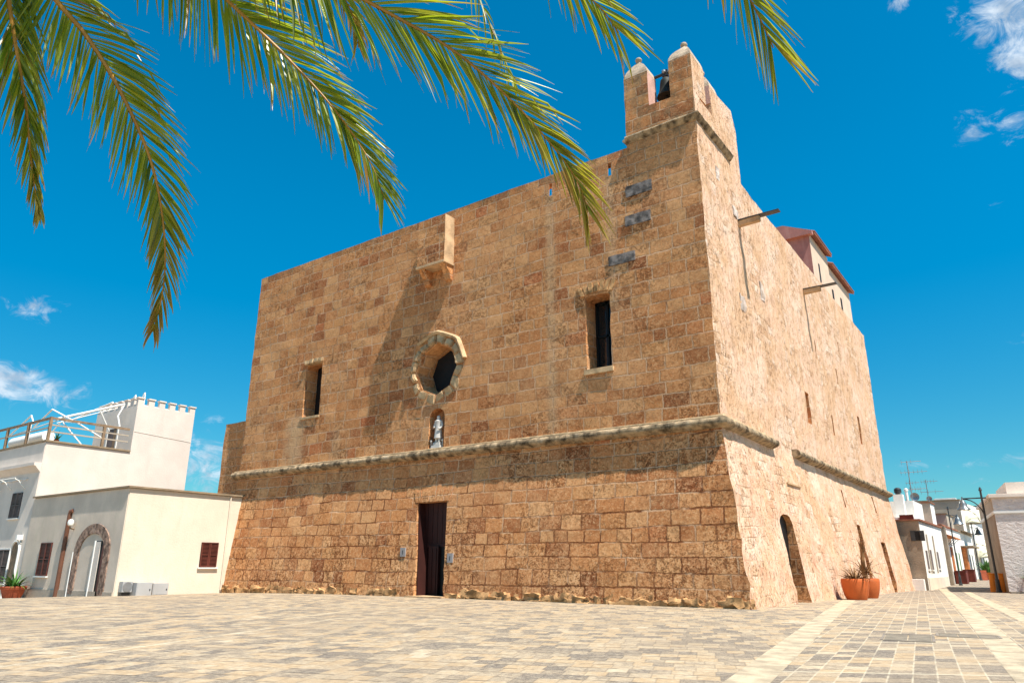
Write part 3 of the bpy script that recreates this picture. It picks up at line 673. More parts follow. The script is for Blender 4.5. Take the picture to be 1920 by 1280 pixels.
# bell turret on the corner
TX0, TY1 = -14.76, 37.25
def turret():
    e = 0.004
    b = MB(); b.box((TX0, YC+e, 22.3), (XC-e, TY1, 23.1)); o = part(b, 'turret_base', ['ashlar', 'render'], church); roughen(o, (0.6, 0.6, 0.5), 0.05)
    for p in o.data.polygons: p.material_index = 1 if p.normal.x > 0.6 else 0
    # string course
    prof = [(-0.1, 0.22), (0.20, 0.20), (0.24, 0.1), (0.14, -0.02), (0.06, -0.14), (-0.1, -0.2)]
    sweep_cornice([((TX0, YC, 23.28), (0, -1, 0)), ((XC-0.3, YC, 23.28), F_), ((XC, YC, 23.28), D_), ((XC, YC+0.3, 23.28), (1, 0, 0)), ((XC, 35.6, 23.28), (1, 0, 0))], prof, 'string_course', 'lichen', 0.02)
    sweep_cornice([((TX0, 34.0, 23.28), (-1, 0, 0)), ((TX0, YC, 23.28), (-1, 0, 0))], prof, 'string_course', 'lichen', 0.02)
    # parapet of the turret: four walls with piers
    b = MB(); z0, zp = 23.1, 24.98
    b.box((TX0, YC+e, z0), (XC-e, YC+0.85, zp))
    o = part(b, 'turret_parapet', ['ashlar', 'render'], church); roughen(o, (0.6, 0.5, 0.45), 0.05)
    for p in o.data.polygons: p.material_index = 1 if p.normal.x > 0.6 else 0
    b = MB(); b.prism([(XC-e, YC+0.86, z0), (XC-e, TY1, z0), (XC-e, TY1, 25.9), (XC-e, 36.7, 27.05), (XC-e, 33.35, 26.6), (XC-e, 33.30, 24.8), (XC-e, YC+0.86, 24.8)], (-0.9, 0, 0))
    o = part(b, 'turret_side_wall', ['render', 'pinkish'], church); 
    b = MB(); b.box((TX0, YC+0.86, z0), (TX0+0.8, TY1, 24.6)); part(b, 'turret_side_wall', 'ashlar', church)
    def pier(x0, x1, y0, y1, zb, zt, mt):
        m_ = MB(); m_.box((x0, y0, zb), (x1, y1, zt)); o = part(m_, 'pinnacle', ['ashlar', 'render', 'pinkish'], church); roughen(o, (0.45, 0.4, 0.45), 0.04)
        for p in o.data.polygons: p.material_index = (1 if x1 > XC-0.2 else 2) if p.normal.x > 0.6 else (2 if mt and p.normal.y < -0.6 else 0)
        d = MB(); n = 6; cx, cy = (x0+x1)/2, (y0+y1)/2; vs = []
        for i in range(n+1):
            t = i/n; k = max(0.10, 1-t**1.75); z = zt+1.22*t
            hx = (x1-x0)/2*k; hy = (y1-y0)/2*k
            vs += [(cx-hx, cy-hy, z), (cx+hx, cy-hy, z), (cx+hx, cy+hy, z), (cx-hx, cy+hy, z)]
        fs = [(i*4+j, i*4+(j+1) % 4, (i+1)*4+(j+1) % 4, (i+1)*4+j) for i in range(n) for j in range(4)]+[(3, 2, 1, 0), (n*4, n*4+1, n*4+2, n*4+3)]
        d.add(vs, fs); cap = part(d, 'cap', 'dome', o)
        f = MB(); f.lathe((cx, cy, zt+1.17), [(0.08, 0), (0.10, 0.05), (0.17, 0.10), (0.19, 0.18), (0.15, 0.27), (0.05, 0.31)], 12); part(f, 'finial', 'dome', o, smooth=True)
    pier(TX0+0.01, -13.35, YC+0.01, YC+1.15, 24.97, 27.17, False)
    pier(-12.13, XC-0.01, YC+0.01, YC+1.75, 24.97, 27.17, False)
    pier(-12.05, XC-0.03, 33.28, 34.5, 25.6, 26.75, True)
    pier(TX0+0.02, -13.5, 35.2, 36.6, 24.55, 26.6, False)
turret()
# rendered pavilion on the roof behind the parapet
def pavilion():
    b = MB(); b.box((-19, 56.5, 21.0), (-11.55, 62.4, 27.15)); w = part(b, 'roof_pavilion', ['pavwall', 'pinkwall'], church)
    for p in w.data.polygons: p.material_index = 1 if p.normal.y < -0.5 else 0
    b = MB(); b.box((-18.9, 62.404, 21.0), (-11.58, 70.6, 26.45)); w2 = part(b, 'roof_pavilion', 'pavwall', church)
    g_ = MB(); g_.prism([(-19.2, 56.15, 27.0), (-11.25, 56.15, 27.0), (-11.25, 56.15, 27.25), (-13.4, 56.15, 28.25), (-17.2, 56.15, 28.25), (-19.2, 56.15, 27.25)], (0, 0.5, 0)); part(g_, 'gable', 'pinkwall', w)
    def tiles(y0, y1, x1, z, rise, run, pr):
        t = MB(); y = y0; L = math.hypot(run, rise)
        t.prism([(x1, y0, z), (x1-run, y0, z+rise), (x1-run, y0, z+rise-0.12), (x1, y0, z-0.12)], (0, y1-y0, 0))
        while y < y1-0.12:
            t.tube([(x1+0.03, y+0.12, z+0.04), (x1-run, y+0.12, z+rise+0.04)], 0.11, 8); y += 0.26
        part(t, 'tiled_roof', 'tile', pr, smooth=True)
    tiles(56.6, 62.35, -11.15, 27.25, 1.1, 2.4, w); tiles(62.45, 71.0, -11.2, 26.55, 1.1, 2.4, w2)
    for (y, z0, z1, p_) in ((58.7, 23.6, 25.3, w), (66.2, 23.3, 24.6, w2), (63.0, 22.9, 24.4, w2)):
        c = MB(); c.box((-11.57, y-0.22, z0), (-11.53, y+0.22, z1)); wn = part(c, 'window', 'dark', p_)
        c = MB(); c.box((-11.58, y-0.30, z0-0.12), (-11.46, y+0.30, z0-0.02)); part(c, 'sill', 'pavwall', wn)
pavilion()

# ---------------------------------------------------------------- bell
def bell():
    o = Vector((-12.74, YC+1.05, 25.74))
    t = thing('bell', 'dark bronze bell hanging between the turret pinnacles', 'bell', o)
    p = [(0.53, 0.0), (0.51, 0.07), (0.42, 0.26), (0.35, 0.55), (0.32, 0.86), (0.29, 1.04), (0.20, 1.16), (0.06, 1.22)]
    b = MB(); b.lathe(o+Vector((0, 0, 0.12)), p, 28); part(b, 'bell_body', 'bronze', t, smooth=True)
    c = MB(); c.tube([o+Vector((0, 0, 0.5)), o+Vector((0, 0, -0.02))], 0.03, 8); c.lathe(o+Vector((0, 0, -0.06)), [(0.03, 0), (0.09, 0.06), (0.09, 0.12), (0.03, 0.18)], 12); part(c, 'clapper', 'metal_dark', t)
    k = MB(); k.tube([o+Vector((-0.75, 0, 1.62)), o+Vector((0.80, 0, 1.62))], 0.085, 8); k.box(tuple(o+Vector((-0.16, -0.1, 1.42))), tuple(o+Vector((0.16, 0.1, 1.80)))); part(k, 'yoke', 'metal_dark', t)
    l = MB(); l.lathe(o+Vector((0, -0.16, 1.55)), [(0.05, 0), (0.10, 0.06), (0.10, 0.16), (0.05, 0.2)], 10); part(l, 'motor', 'metal_grey', t)
bell()

# ---------------------------------------------------------------- statue in the niche
def statue():
    o = Vector((-27.66, YC+0.18, 7.98))
    t = thing('statue', 'pale grey robed saint statue standing in the arched niche above the door', 'statue', o)
    p = MB(); p.box(tuple(o+Vector((-0.36, -0.26, 0))), tuple(o+Vector((0.36, 0.22, 0.20))), 0.03); p.box(tuple(o+Vector((-0.27, -0.2, 0.2))), tuple(o+Vector((0.27, 0.17, 0.38))), 0.02); part(p, 'pedestal', 'marble', t, bevel=0.015)
    J = [((0, 0, 1.18), .20, -1), ((0, 0, 1.42), .175, 0), ((0, 0, 1.60), .20, 1), ((0, -.01, 1.72), .085, 2), ((0.01, -.03, 1.85), .115, 3), ((0.01, -.03, 1.97), .095, 4),
         ((-.11, 0, 1.0), .15, 0), ((-.11, -.02, .72), .115, 6), ((-.12, 0, .46), .085, 7), ((-.13, -.12, .41), .055, 8),
         ((.10, 0, 1.0), .15, 0), ((.11, -.05, .72), .115, 10), ((.11, 0, .46), .085, 11), ((.12, -.13, .41), .055, 12),
         ((-.22, 0, 1.58), .085, 2), ((-.31, -.02, 1.32), .068, 14), ((-.20, -.20, 1.22), .055, 15), ((-.10, -.25, 1.28), .05, 16),
         ((.22, 0, 1.58), .085, 2), ((.32, -.02, 1.32), .068, 18), ((.24, -.18, 1.14), .055, 19), ((.14, -.24, 1.20), .05, 20)]
    me = bpy.data.meshes.new('figure'); me.from_pydata([tuple(o+Vector(j[0])) for j in J], [(j[2], i) for i, j in enumerate(J) if j[2] >= 0], [])
    f = bpy.data.objects.new('figure', me); COL.objects.link(f)
    sk = f.modifiers.new('s', 'SKIN'); sk.use_smooth_shade = True
    for i, j in enumerate(J): me.skin_vertices[0].data[i].radius = (j[1], j[1])
    me.skin_vertices[0].data[0].use_root = True
    sb = f.modifiers.new('d', 'SUBSURF'); sb.levels = 2; sb.render_levels = 2
    dg = bpy.context.evaluated_depsgraph_get(); dg.update(); m2 = bpy.data.meshes.new_from_object(f.evaluated_get(dg))
    f.modifiers.clear(); f.data = m2; m2.materials.append(MATS['marble']); f.parent = t; f.matrix_parent_inverse = t.matrix_world.inverted()
    c = MB(); c.lathe(o+Vector((0, 0, 0.62)), [(0.25, 0), (0.23, 0.2), (0.19, 0.5), (0.22, 0.85), (0.245, 1.0), (0.12, 1.08)], 18); part(c, 'robe', 'marble', t, smooth=True)
    for sx in (-0.44, 0.42):
        c = MB(); c.lathe(o+Vector((sx, -0.1, 0)), [(0.07, 0), (0.07, 0.04), (0.03, 0.08), (0.025, 0.4), (0.06, 0.44), (0.05, 0.5), (0.02, 0.56)], 10); tag(part(c, 'candlestick', 'marble'), 'small pale candlestick at the %s foot of the niche statue' % ('left' if sx < 0 else 'right'), 'candlestick')
statue()
# metal plates beside the church door
def plate(x, z, label):
    y = YF+B*z/ZC
    t = thing('wall_plate', label, 'sign', (x, y, z))
    b = MB(); b.box((x-0.20, y-0.06, z-0.24), (x+0.20, y+0.08, z+0.24)); part(b, 'panel', 'steel_plate', t, bevel=0.01)
    b = MB(); b.box((x-0.02, y-0.068, z-0.12), (x+0.02, y-0.055, z+0.10)); part(b, 'mark', 'metal_dark', t)
plate(-29.2, 2.3, 'small grey metal plate on the stone wall left of the church door')
plate(-25.72, 1.98, 'small grey metal plate on the stone wall right of the church door')

# ---------------------------------------------------------------- shutters
def shutter(parent, plane, c0, c1, z0, z1, out, mt='shutter', frame=None, name='window', sill='white'):
    """louvred two-leaf shutter on a wall. plane ('y', v) or ('x', v); out = outward sign"""
    ax, v = plane
    def bx(mb, a0, a1, d0, d1, zz0, zz1):
        lo, hi = sorted((v+out*d0, v+out*d1))
        if ax == 'y': mb.box((a0, lo, zz0), (a1, hi, zz1))
        else: mb.box((lo, a0, zz0), (hi, a1, zz1))
    b = MB(); bx(b, c0, c1, 0.0, 0.015, z0, z1); w = part(b, name, 'dark', parent)
    s = MB(); mid = (c0+c1)/2; t = 0.07
    for (a0, a1) in ((c0+0.02, mid-0.012), (mid+0.012, c1-0.02)):
        for (p0, p1, q0, q1) in ((a0, a0+t, z0, z1), (a1-t, a1, z0, z1), (a0+t, a1-t, z0, z0+t*1.4), (a0+t, a1-t, z1-t*1.2, z1), (a0+t, a1-t, (z0+z1)/2-0.05, (z0+z1)/2+0.05)):
            bx(s, p0, p1, 0.02, 0.075, q0+0.01, q1-0.01)
        z = z0+t*1.4+0.04
        while z < z1-t*1.2-0.05:
            if abs(z-(z0+z1)/2) > 0.09: bx(s, a0+t, a1-t, 0.025, 0.055, z-0.022, z+0.022)
            z += 0.085
    part(s, 'shutter', mt, w)
    if sill:
        k = MB(); bx(k, c0-0.1, c1+0.1, 0.002, 0.14, z0-0.1, z0-0.02); part(k, 'sill', sill, w)
    if frame:
        k = MB()
        for (p0, p1, q0, q1) in ((c0-0.1, c0-0.01, z0, z1+0.1), (c1+0.01, c1+0.1, z0, z1+0.1), (c0-0.01, c1+0.01, z1+0.01, z1+0.1)): bx(k, p0, p1, 0.002, 0.04, q0, q1)
        part(k, 'surround', frame, w)
    return w

# ---------------------------------------------------------------- low cream house at the left
HX, HY = -45.5, 22.6
def low_house():
    h = thing('low_house', 'single storey cream house with arched brick doorway against the church', 'house', (-52, 26, 0))
    b = MB(); b.box((-59.0, HY, -1.5), (HX, 31.2, 6.13)); w = part(b, 'wall', ['beige', 'cream'], h, bevel=0.04)
    for p in w.data.polygons: p.material_index = 1 if p.normal.x > 0.5 else 0  # shaded front and sunlit side are separately toned copies of one wall
    b = MB(); b.box((-59.0, HY-0.13, 6.132), (HX+0.16, 31.2, 6.24)); part(b, 'roof_coping', 'coping', h)
    b = MB(); b.box((-59.0, HY-0.06, -1.2), (-45.56, HY-0.002, 0.02)); part(b, 'skirting', 'shade_and_trim_beige', h)
    shutter(h, ('y', HY), -56.35, -54.65, 0.85, 3.0, -1)
    shutter(h, ('x', HX), 27.85, 29.1, 1.45, 3.02, 1)
    # arch of rough brick, raised
    a = MB(); c, r0, r1, zs = -49.0, 1.62, 2.30, 2.35; vs = []; n = 20; outl = [(c-r1, -0.2)]+[(c-r1*math.cos(math.pi*i/n), zs+1.72*math.sin(math.pi*i/n)) for i in range(n+1)]+[(c+r1, -0.2)]
    inn = [(c-r0, -0.2)]+[(c-r0*math.cos(math.pi*i/n), zs+1.12*math.sin(math.pi*i/n)) for i in range(n+1)]+[(c+r0, -0.2)]
    k = len(outl)
    for pts, y in ((outl, HY-0.07), (inn, HY-0.07), (inn, HY+0.02), (outl, HY+0.02)): vs += [(x, y, z) for (x, z) in pts]
    a.add(vs, [(q*k+i, q*k+i+1, ((q+1) % 4)*k+i+1, ((q+1) % 4)*k+i) for q in range(4) for i in range(k-1)])
    part(a, 'brick_arch', 'brick', h)
    e = MB(); e.tube([(c-r1-0.06, HY-0.05, -0.5), (c-r1-0.06, HY-0.05, zs)], 0.06, 6); part(e, 'white_edging', 'white', h)
    # doorway: ajar white leaf and dark interior
    d = MB(); d.box((-48.62, HY-0.012, -0.4), (-47.32, HY, 3.0)); dr = part(d, 'door', 'dark', h)
    d = MB(); d.box((-48.66, HY-0.10, -0.5), (-48.56, HY-0.002, 3.02)); part(d, 'door_frame', 'white', dr)
    d = MB(); d.box((-48.54, HY-0.05, -0.38), (-47.95, HY-0.013, 2.95)); part(d, 'door_leaf', 'greyplaster', dr)
    d = MB(); d.box((-47.60, HY-0.06, -0.38), (-47.32, HY-0.013, 2.95)); part(d, 'door_leaf', 'shutter', dr)
    d = MB(); d.tube([(-52.72, HY-0.10, -0.6), (-52.72, HY-0.10, 4.75), (-52.66, HY-0.10, 4.95), (-52.5, HY-0.02, 5.0)], 0.14, 10); part(d, 'downpipe', 'pipe', h, smooth=True)
    l = MB(); l.lathe((-51.95, HY-0.28, 3.98), [(0.05, 0), (0.16, 0.06), (0.20, 0.22), (0.16, 0.38), (0.06, 0.44)], 14); lp = part(l, 'wall_lamp', 'globe', h, smooth=True)
    l = MB(); l.tube([(-51.95, HY, 3.8), (-51.95, HY-0.28, 3.85), (-51.95, HY-0.28, 4.0)], 0.05, 8); part(l, 'bracket', 'wood', lp)
    l = MB(); l.tube([(HX+0.06, 29.6, 0), (HX+0.06, 29.6, 6.1)], 0.05, 8); part(l, 'downpipe', 'cream', h)
low_house()

# ---------------------------------------------------------------- two-storey house with crenellated tower
def tall_house():
    h = thing('tower_house', 'white two storey house with roof terrace and crenellated tower', 'house', (-65, 28, 0))
    XU = -59.08
    b = MB(); b.box((-82, HY+0.06, -2), (XU, 33.9, 10.28)); w = part(b, 'wall', ['greyplaster', 'white_wall'], h, bevel=0.04)
    for p in w.data.polygons: p.material_index = 1 if p.normal.x > 0.5 else 0  # one wall, with separate colours for its shaded and sunlit faces
    b = MB(); b.box((-82, HY-0.02, 10.282), (XU+0.1, 28.88, 10.40)); part(b, 'coping', 'coping', h)
    b = MB(); b.prism([(XU-0.05, HY+0.06, 8.05), (XU-0.05, HY-0.30, 8.45), (XU-0.05, HY-0.42, 8.50), (XU-0.05, HY-0.42, 8.72), (XU-0.05, HY+0.06, 8.72)], (-23, 0, 0)); part(b, 'cornice', 'white_wall', h)
    k = MB(); k.tube([(XU+0.02, 28.95+i*0.62, 11.95-0.03*i) for i in range(9)], 0.012, 5); part(k, 'cable', 'greyplaster', h)
    shutter(h, ('y', HY+0.06), -63.0, -61.3, 4.85, 6.7, -1, 'greyshutter')
    shutter(h, ('y', HY+0.06), -67.8, -66.2, 4.85, 6.7, -1, 'greyshutter')
    shutter(h, ('y', HY+0.06), -63.6, -61.4, 0.3, 2.6, -1, 'greyshutter', 'white')
    a = MB(); c0 = -60.55; n = 10
    pts = xyarch(c0-0.62, c0+0.62, -1, 3.1, 0.62, HY+0.03, n); a.prism(pts, (0, 0.02, 0)); d = part(a, 'door', 'wood', h)
    k = MB(); k.tube([(c0-0.70, HY, -0.9)]+[(c0-0.70*math.cos(math.pi*i/n), HY, 2.5+0.70*math.sin(math.pi*i/n)) for i in range(n+1)]+[(c0+0.70, HY, -0.9)], 0.09, 6); part(k, 'door_surround', 'white', d)
    l = MB(); l.box((-60.0, HY-0.35, 3.25), (-59.75, HY+0.05, 3.6)); l.tube([(-59.9, HY+0.05, 3.0), (-59.9, HY-0.3, 3.3)], 0.05, 6); part(l, 'wall_lamp', 'white', h)
    # white scrolled canopy frame over the upper window
    k = MB()
    for x in (-65.6, -63.6, -61.2):
        k.tube([(x, HY+0.05, 7.0), (x, HY-0.25, 7.25), (x, HY-0.45, 7.5), (x, HY-0.75, 7.62)], 0.04, 6)
        k.tube([(x, HY+0.05, 7.62), (x, HY-0.25, 7.5), (x, HY-0.3, 7.35), (x, HY-0.15, 7.3)], 0.03, 6)
    k.tube([(-66, HY-0.78, 7.64), (-60.9, HY-0.78, 7.64)], 0.035, 6); k.tube([(-66, HY, 7.66), (-60.9, HY, 7.66)], 0.035, 6)
    part(k, 'canopy_frame', 'white', h)
    # tower with battlements
    ty0, ty1, tx0 = 28.9, 33.95, -65.9
    b = MB(); b.box((tx0, ty0, 6.0), (XU+0.006, ty1, 14.15)); t = part(b, 'tower', ['greyplaster', 'white_wall'], h)
    for p in t.data.polygons: p.material_index = 1 if p.normal.x > 0.5 else 0  # tower faces split into shaded and sunlit colours like the wall
    i_ = 0
    def merlon(x0, y0, x1, y1):
        m_ = MB(); m_.box((x0, y0, 14.152), (x1, y1, 14.72)); o = part(m_, 'merlon', 'white_wall', t)
        m_ = MB(); m_.box((x0-0.06, y0-0.06, 14.722), (x1+0.06, y1+0.06, 14.83)); part(m_, 'cap', 'greyplaster', o)
    n = 6
    for i in range(n):
        y = ty0+i*(ty1-ty0-0.48)/(n-1); merlon(XU-0.30, y, XU, y+0.48)
    for i in range(6):
        x = XU-0.75-0.50-i*1.05; merlon(x, ty0, x+0.60, ty0+0.30)
    b = MB(); b.box((XU-0.24, ty0+0.02, 14.152), (XU-0.06, ty1, 14.26)); b.box((tx0, ty0+0.03, 14.152), (XU-0.25, ty0+0.2, 14.262)); part(b, 'parapet', 'greyplaster', t)
    b = MB(); b.box((-63.3, ty0-0.02, 10.35), (-61.75, ty0, 12.5)); wn = part(b, 'door', 'greyshutter', t)
    b = MB(); b.box((-63.5, ty0-0.06, 10.35), (-63.3, ty0-0.002, 12.6)); b.box((-61.75, ty0-0.06, 10.35), (-61.55, ty0-0.002, 12.6)); b.box((-63.3, ty0-0.06, 12.5), (-61.75, ty0-0.002, 12.6)); part(b, 'surround', 'white', wn)
    b = MB(); b.box((-62.3, ty0-0.04, 10.35), (-61.8, ty0-0.021, 12.45)); part(b, 'door_leaf', 'wood', wn)
    # curved white ladder hooks behind the battlements
    for x in (-65.3, -63.7):
        k = MB(); k.tube([(x, 31.5, 14.0), (x, 31.5, 15.9), (x+0.1, 31.5, 16.2), (x+0.28, 31.5, 16.25), (x+0.36, 31.5, 16.0), (x+0.36, 31.5, 14.0)], 0.05, 6); part(k, 'roof_hook', 'white', t)
tall_house()
def terrace():
    t = thing('terrace_railing', 'brown wooden post and rail fence round the roof terrace', 'railing', (-62, 23, 10.4))
    for (x, y) in ((-59.15, 22.75), (-63.0, 22.75), (-66.9, 22.75), (-70.8, 22.75), (-59.15, 26.65)):
        b = MB(); b.box((x-0.09, y-0.09, 10.4), (x+0.09, y+0.09, 12.15)); part(b, 'post', 'wood', t)
    for z in (12.05,):
        b = MB(); b.box((-74, 22.68, z-0.07), (-59.3, 22.82, z+0.09)); part(b, 'rail', 'wood', t)
        b = MB(); b.box((-59.22, 22.85, z-0.07), (-59.08, 28.6, z+0.09)); part(b, 'rail', 'wood', t)
    for z in (11.05, 11.55):
        b = MB(); b.box((-59.2, 22.85, z-0.05), (-59.1, 28.6, z+0.05)); part(b, 'rail', 'shade_and_trim_beige', t)
    b = MB(); b.box((-74, 22.7, 11.3), (-59.3, 22.76, 11.4)); part(b, 'rail', 'shade_and_trim_beige', t)
    p = thing('gazebo_frame', 'bare white tubular gazebo frame without its canvas on the roof terrace', 'gazebo', (-63, 25.5, 10.4))
    def tube(name, pts, r=0.08):
        b = MB(); b.tube(pts, r*0.72, 8); return part(b, name, 'white', p, smooth=True)
    A = (-62.6, 24.0, 13.35); B2 = (-66.4, 24.6, 13.55); 
    tube('rafter', [(-70.3, 24.0, 11.9), (-66.4, 24.0, 13.3), (-62.6, 24.0, 13.4)][0:2]); tube('rafter', [(-66.4, 24.0, 13.3), (-65.6, 24.0, 12.5)])
    tube('rafter', [(-66.0, 24.2, 12.3), A]); tube('rafter', [A, (-59.35, 24.87, 11.93)]); 
    tube('ridge', [(-66.0, 27.2, 13.5), (-60.6, 27.6, 14.3)], 0.11)
    tube('ridge', [(-61.5, 24.0, 12.45), (-60.2, 28.4, 14.25)], 0.13)
    tube('eave_beam', [(-61.3, 24.0, 12.1), (-60.4, 27.8, 13.8)], 0.05)
    tube('rafter', [(-60.2, 28.4, 14.25), (-60.2, 28.0, 13.2), (-59.4, 27.9, 12.2)])
    tube('rafter', [(-60.3, 26.6, 13.4), (-60.4, 27.6, 11.9)])
    tube('leg', [(-61.2, 24.4, 12.2), (-60.0, 25.6, 10.4)]); tube('leg', [(-66.6, 24.2, 12.6), (-66.8, 24.2, 10.4)])
    tube('eave_beam', [(-70.4, 24.1, 11.95), (-61.3, 24.05, 12.35)], 0.06); tube('rafter', [(-60.3, 24.8, 12.3), (-59.9, 26.9, 11.2)])
    tube('rafter', [(-68.5, 26.4, 12.2), (-66.6, 26.4, 13.2), (-63.2, 26.2, 12.7)], 0.06)
    # tank and roof plant
    k = thing('water_tank', 'long white water tank lying on the roof terrace behind the railing', 'tank', (-68, 25.5, 10.4))
    b = MB(); b.tube([(-73, 25.5, 11.75), (-66.2, 25.5, 11.75)], 0.5, 16); part(b, 'drum', 'white', k, smooth=True)
    for x in (-71.5, -67.2):
        b = MB(); b.box((x-0.15, 25.1, 10.28), (x+0.15, 25.9, 11.3)); part(b, 'cradle', 'cabinet', k)
terrace()

# ---------------------------------------------------------------- plants in pots
def blade(b, o, d, L, w, droop, seg=4):
    """one tapering strap leaf with a folded middle"""
    d = Vector(d).normalized(); s = d.cross(up0); s = s.normalized() if s.length > 0.05 else Vector((1, 0, 0)); p = Vector(o); vs = []
    for i in range(seg+1):
        t = i/seg; ww = w*(0.7+0.5*math.sin(math.pi*min(1, t*1.3)))*(1-t)**0.7+0.004
        n = s.cross(d).normalized(); vs += [p-s*ww+n*ww*0.3, p, p+s*ww+n*ww*0.3]
        p = p+d*(L/seg); d = (d+Vector((0, 0, -droop/seg))).normalized()
    b.add(vs, [f for i in range(seg) for f in ((i*3, i*3+1, i*3+4, i*3+3), (i*3+1, i*3+2, i*3+5, i*3+4))])
def potted(name, o, prof, potm, label, group, leafm, n, L, w, elev, droop, rim=True, stem=0.0):
    t = thing(name, label, 'potted plant', o, group)
    b = MB(); k = len(prof); r_, z_ = prof[-1]
    b.lathe(o, prof+[(r_*0.88, z_), (r_*0.86, z_*0.86), (0.02, z_*0.85)], 28); part(b, 'pot', potm, t, smooth=True)
    s = MB(); s.lathe(Vector(o)+Vector((0, 0, z_*0.855)), [(r_*0.855, 0), (r_*0.5, 0.03), (0.01, 0.05)], 20, caps=False); part(s, 'soil', 'soil', t)
    f = MB()
    for i in range(n):
        a = rnd.uniform(0, 2*math.pi); e = R(rnd.uniform(*elev)); q = Vector((math.cos(a), math.sin(a), 0))*r_*rnd.uniform(0, .45)
        blade(f, Vector(o)+q+Vector((0, 0, z_*0.86+stem*rnd.uniform(.6, 1))), (math.cos(a)*math.cos(e), math.sin(a)*math.cos(e), math.sin(e)), L*rnd.uniform(.6, 1.1), w, droop)
    part(f, 'leaves', leafm, t)
    return t
bowl = [(0.50, 0), (0.60, 0.25), (0.67, 0.6), (0.70, 0.9), (0.69, 1.02), (0.66, 1.08)]
pz = gz(-9.0, 44)
potted('potted_plant', (-8.98, 44.0, gz(-8.98, 44)), bowl, 'terracotta', 'large round orange terracotta pot of dry spiky plants, nearer the viewer', 'terracotta pots by the church flank', 'leafdry', 80, 1.05, 0.045, (20, 80), 1.2)
potted('potted_plant', (-9.05, 47.4, gz(-9.05, 47.4)), bowl, 'terracotta', 'large round orange terracotta pot behind the other, with a tall withered stem', 'terracotta pots by the church flank', 'leafdry', 30, 1.2, 0.05, (10, 80), 1.6, stem=0.5)
b = MB(); b.tube([(-9.05, 47.4, 0.8), (-9.1, 47.4, 1.6), (-9.05, 47.35, 2.6)], 0.16, 8, 0.10)
for i in range(14): blade(b, (-9.05, 47.38, 1.5+0.08*i), (rnd.uniform(-.4, .4), rnd.uniform(-.5, .5), 1), 0.9, 0.05, 0.3)
st_ = part(b, 'stem', 'leafdry', [o for o in COL.objects if o.get('label', '').startswith('large round orange terracotta pot behind')][0])
flare = [(0.52, 0), (0.60, 0.2), (0.70, 0.55), (0.76, 0.58), (0.80, 0.72), (0.78, 0.76)]
potted('potted_plant', (-57.2, 21.7, gz(-57.2, 21.7)), flare, 'pot_red', 'red clay pot with a bushy green palm-like plant by the cream house', None, 'leafgreen', 46, 1.25, 0.085, (20, 85), 1.1)
potted('potted_plant', (-59.75, 23.6, 10.28), [(0.14, 0), (0.18, 0.3), (0.2, 0.32)], 'pot_red', 'small spiky green plant on the roof terrace edge by the railing post', None, 'leafgreen', 20, 0.75, 0.04, (50, 88), 0.4)

# ---------------------------------------------------------------- utility cabinets by the cream wall
def cabinet(name, y0, y1, z0, z1, d, label, cat, louvre=False):
    t = thing(name, label, cat, (HX+d/2, (y0+y1)/2, gz(HX, y0)))
    b = MB(); b.box((HX+0.02, y0, z0), (HX+d, y1, z1)); part(b, 'body', 'cabinet', t, bevel=0.015)
    if louvre:
        b = MB(); b.box((HX+0.1, y0+0.05, z0-0.6), (HX+d-0.1, y1-0.05, z0)); part(b, 'bracket', 'metal_dark', t)
        b = MB(); b.tube([(HX+d+0.004, (y0+y1)/2, (z0+z1)/2), (HX+d+0.02, (y0+y1)/2, (z0+z1)/2)], 0.28, 20); part(b, 'fan_grille', 'metal_grey', t)
    else:
        b = MB(); b.box((HX+d, y0+0.05, z0+0.06), (HX+d+0.012, y1-0.05, z1-0.05)); part(b, 'door', 'cabinet', t)
        b = MB(); b.box((HX+d+0.012, y1-0.16, (z0+z1)/2-0.06), (HX+d+0.03, y1-0.10, (z0+z1)/2+0.04)); part(b, 'lock', 'metal_dark', t)
        b = MB(); b.box((HX+0.04, y0+0.02, z0-0.5), (HX+d-0.02, y1-0.02, z0)); part(b, 'foot', 'plinth', t)
cabinet('air_conditioner', 22.85, 23.45, 0.02, 0.62, 0.45, 'white air conditioner box on the cream wall next to the house corner', 'air conditioner', True)
cabinet('utility_cabinet', 23.5, 24.45, -0.25, 0.56, 0.85, 'grey metal utility cabinet in front of the cream wall, the bulkier middle box', 'utility cabinet')
cabinet('utility_cabinet', 24.75, 25.75, -0.22, 0.50, 0.42, 'flat grey metal utility cabinet on the cream wall, nearest the church', 'utility cabinet')

# ---------------------------------------------------------------- side lane
def lane_house(name, label, x0, x1, y0, y1, top, front='brown_wall', side='street_white', cope='tile'):
    h = thing(name, label, 'house', ((x0+x1)/2, (y0+y1)/2, 0))
    b = MB(); b.box((x0, y0, -1.5), (x1, y1, top)); w = part(b, 'wall', [front, side], h)
    for p in w.data.polygons: p.material_index = 1 if p.normal.x > 0.5 else 0
    if cope:
        b = MB(); b.box((x0, y0-0.12, top+0.002), (x1+0.14, y1-0.02, top+0.15)); part(b, 'roof_edge', cope, h)
    return h
LX = -8.95
def slotwin(h, y0, y1, z0, z1, mt='greyshutter', x=LX):
    b = MB(); b.box((x-0.02, y0, z0), (x+0.02, y1, z1)); w = part(b, 'window', mt, h)
    b = MB(); b.box((x+0.003, y0-0.08, z0-0.12), (x+0.10, y1+0.08, z0-0.03)); part(b, 'sill', 'street_white', w); return w
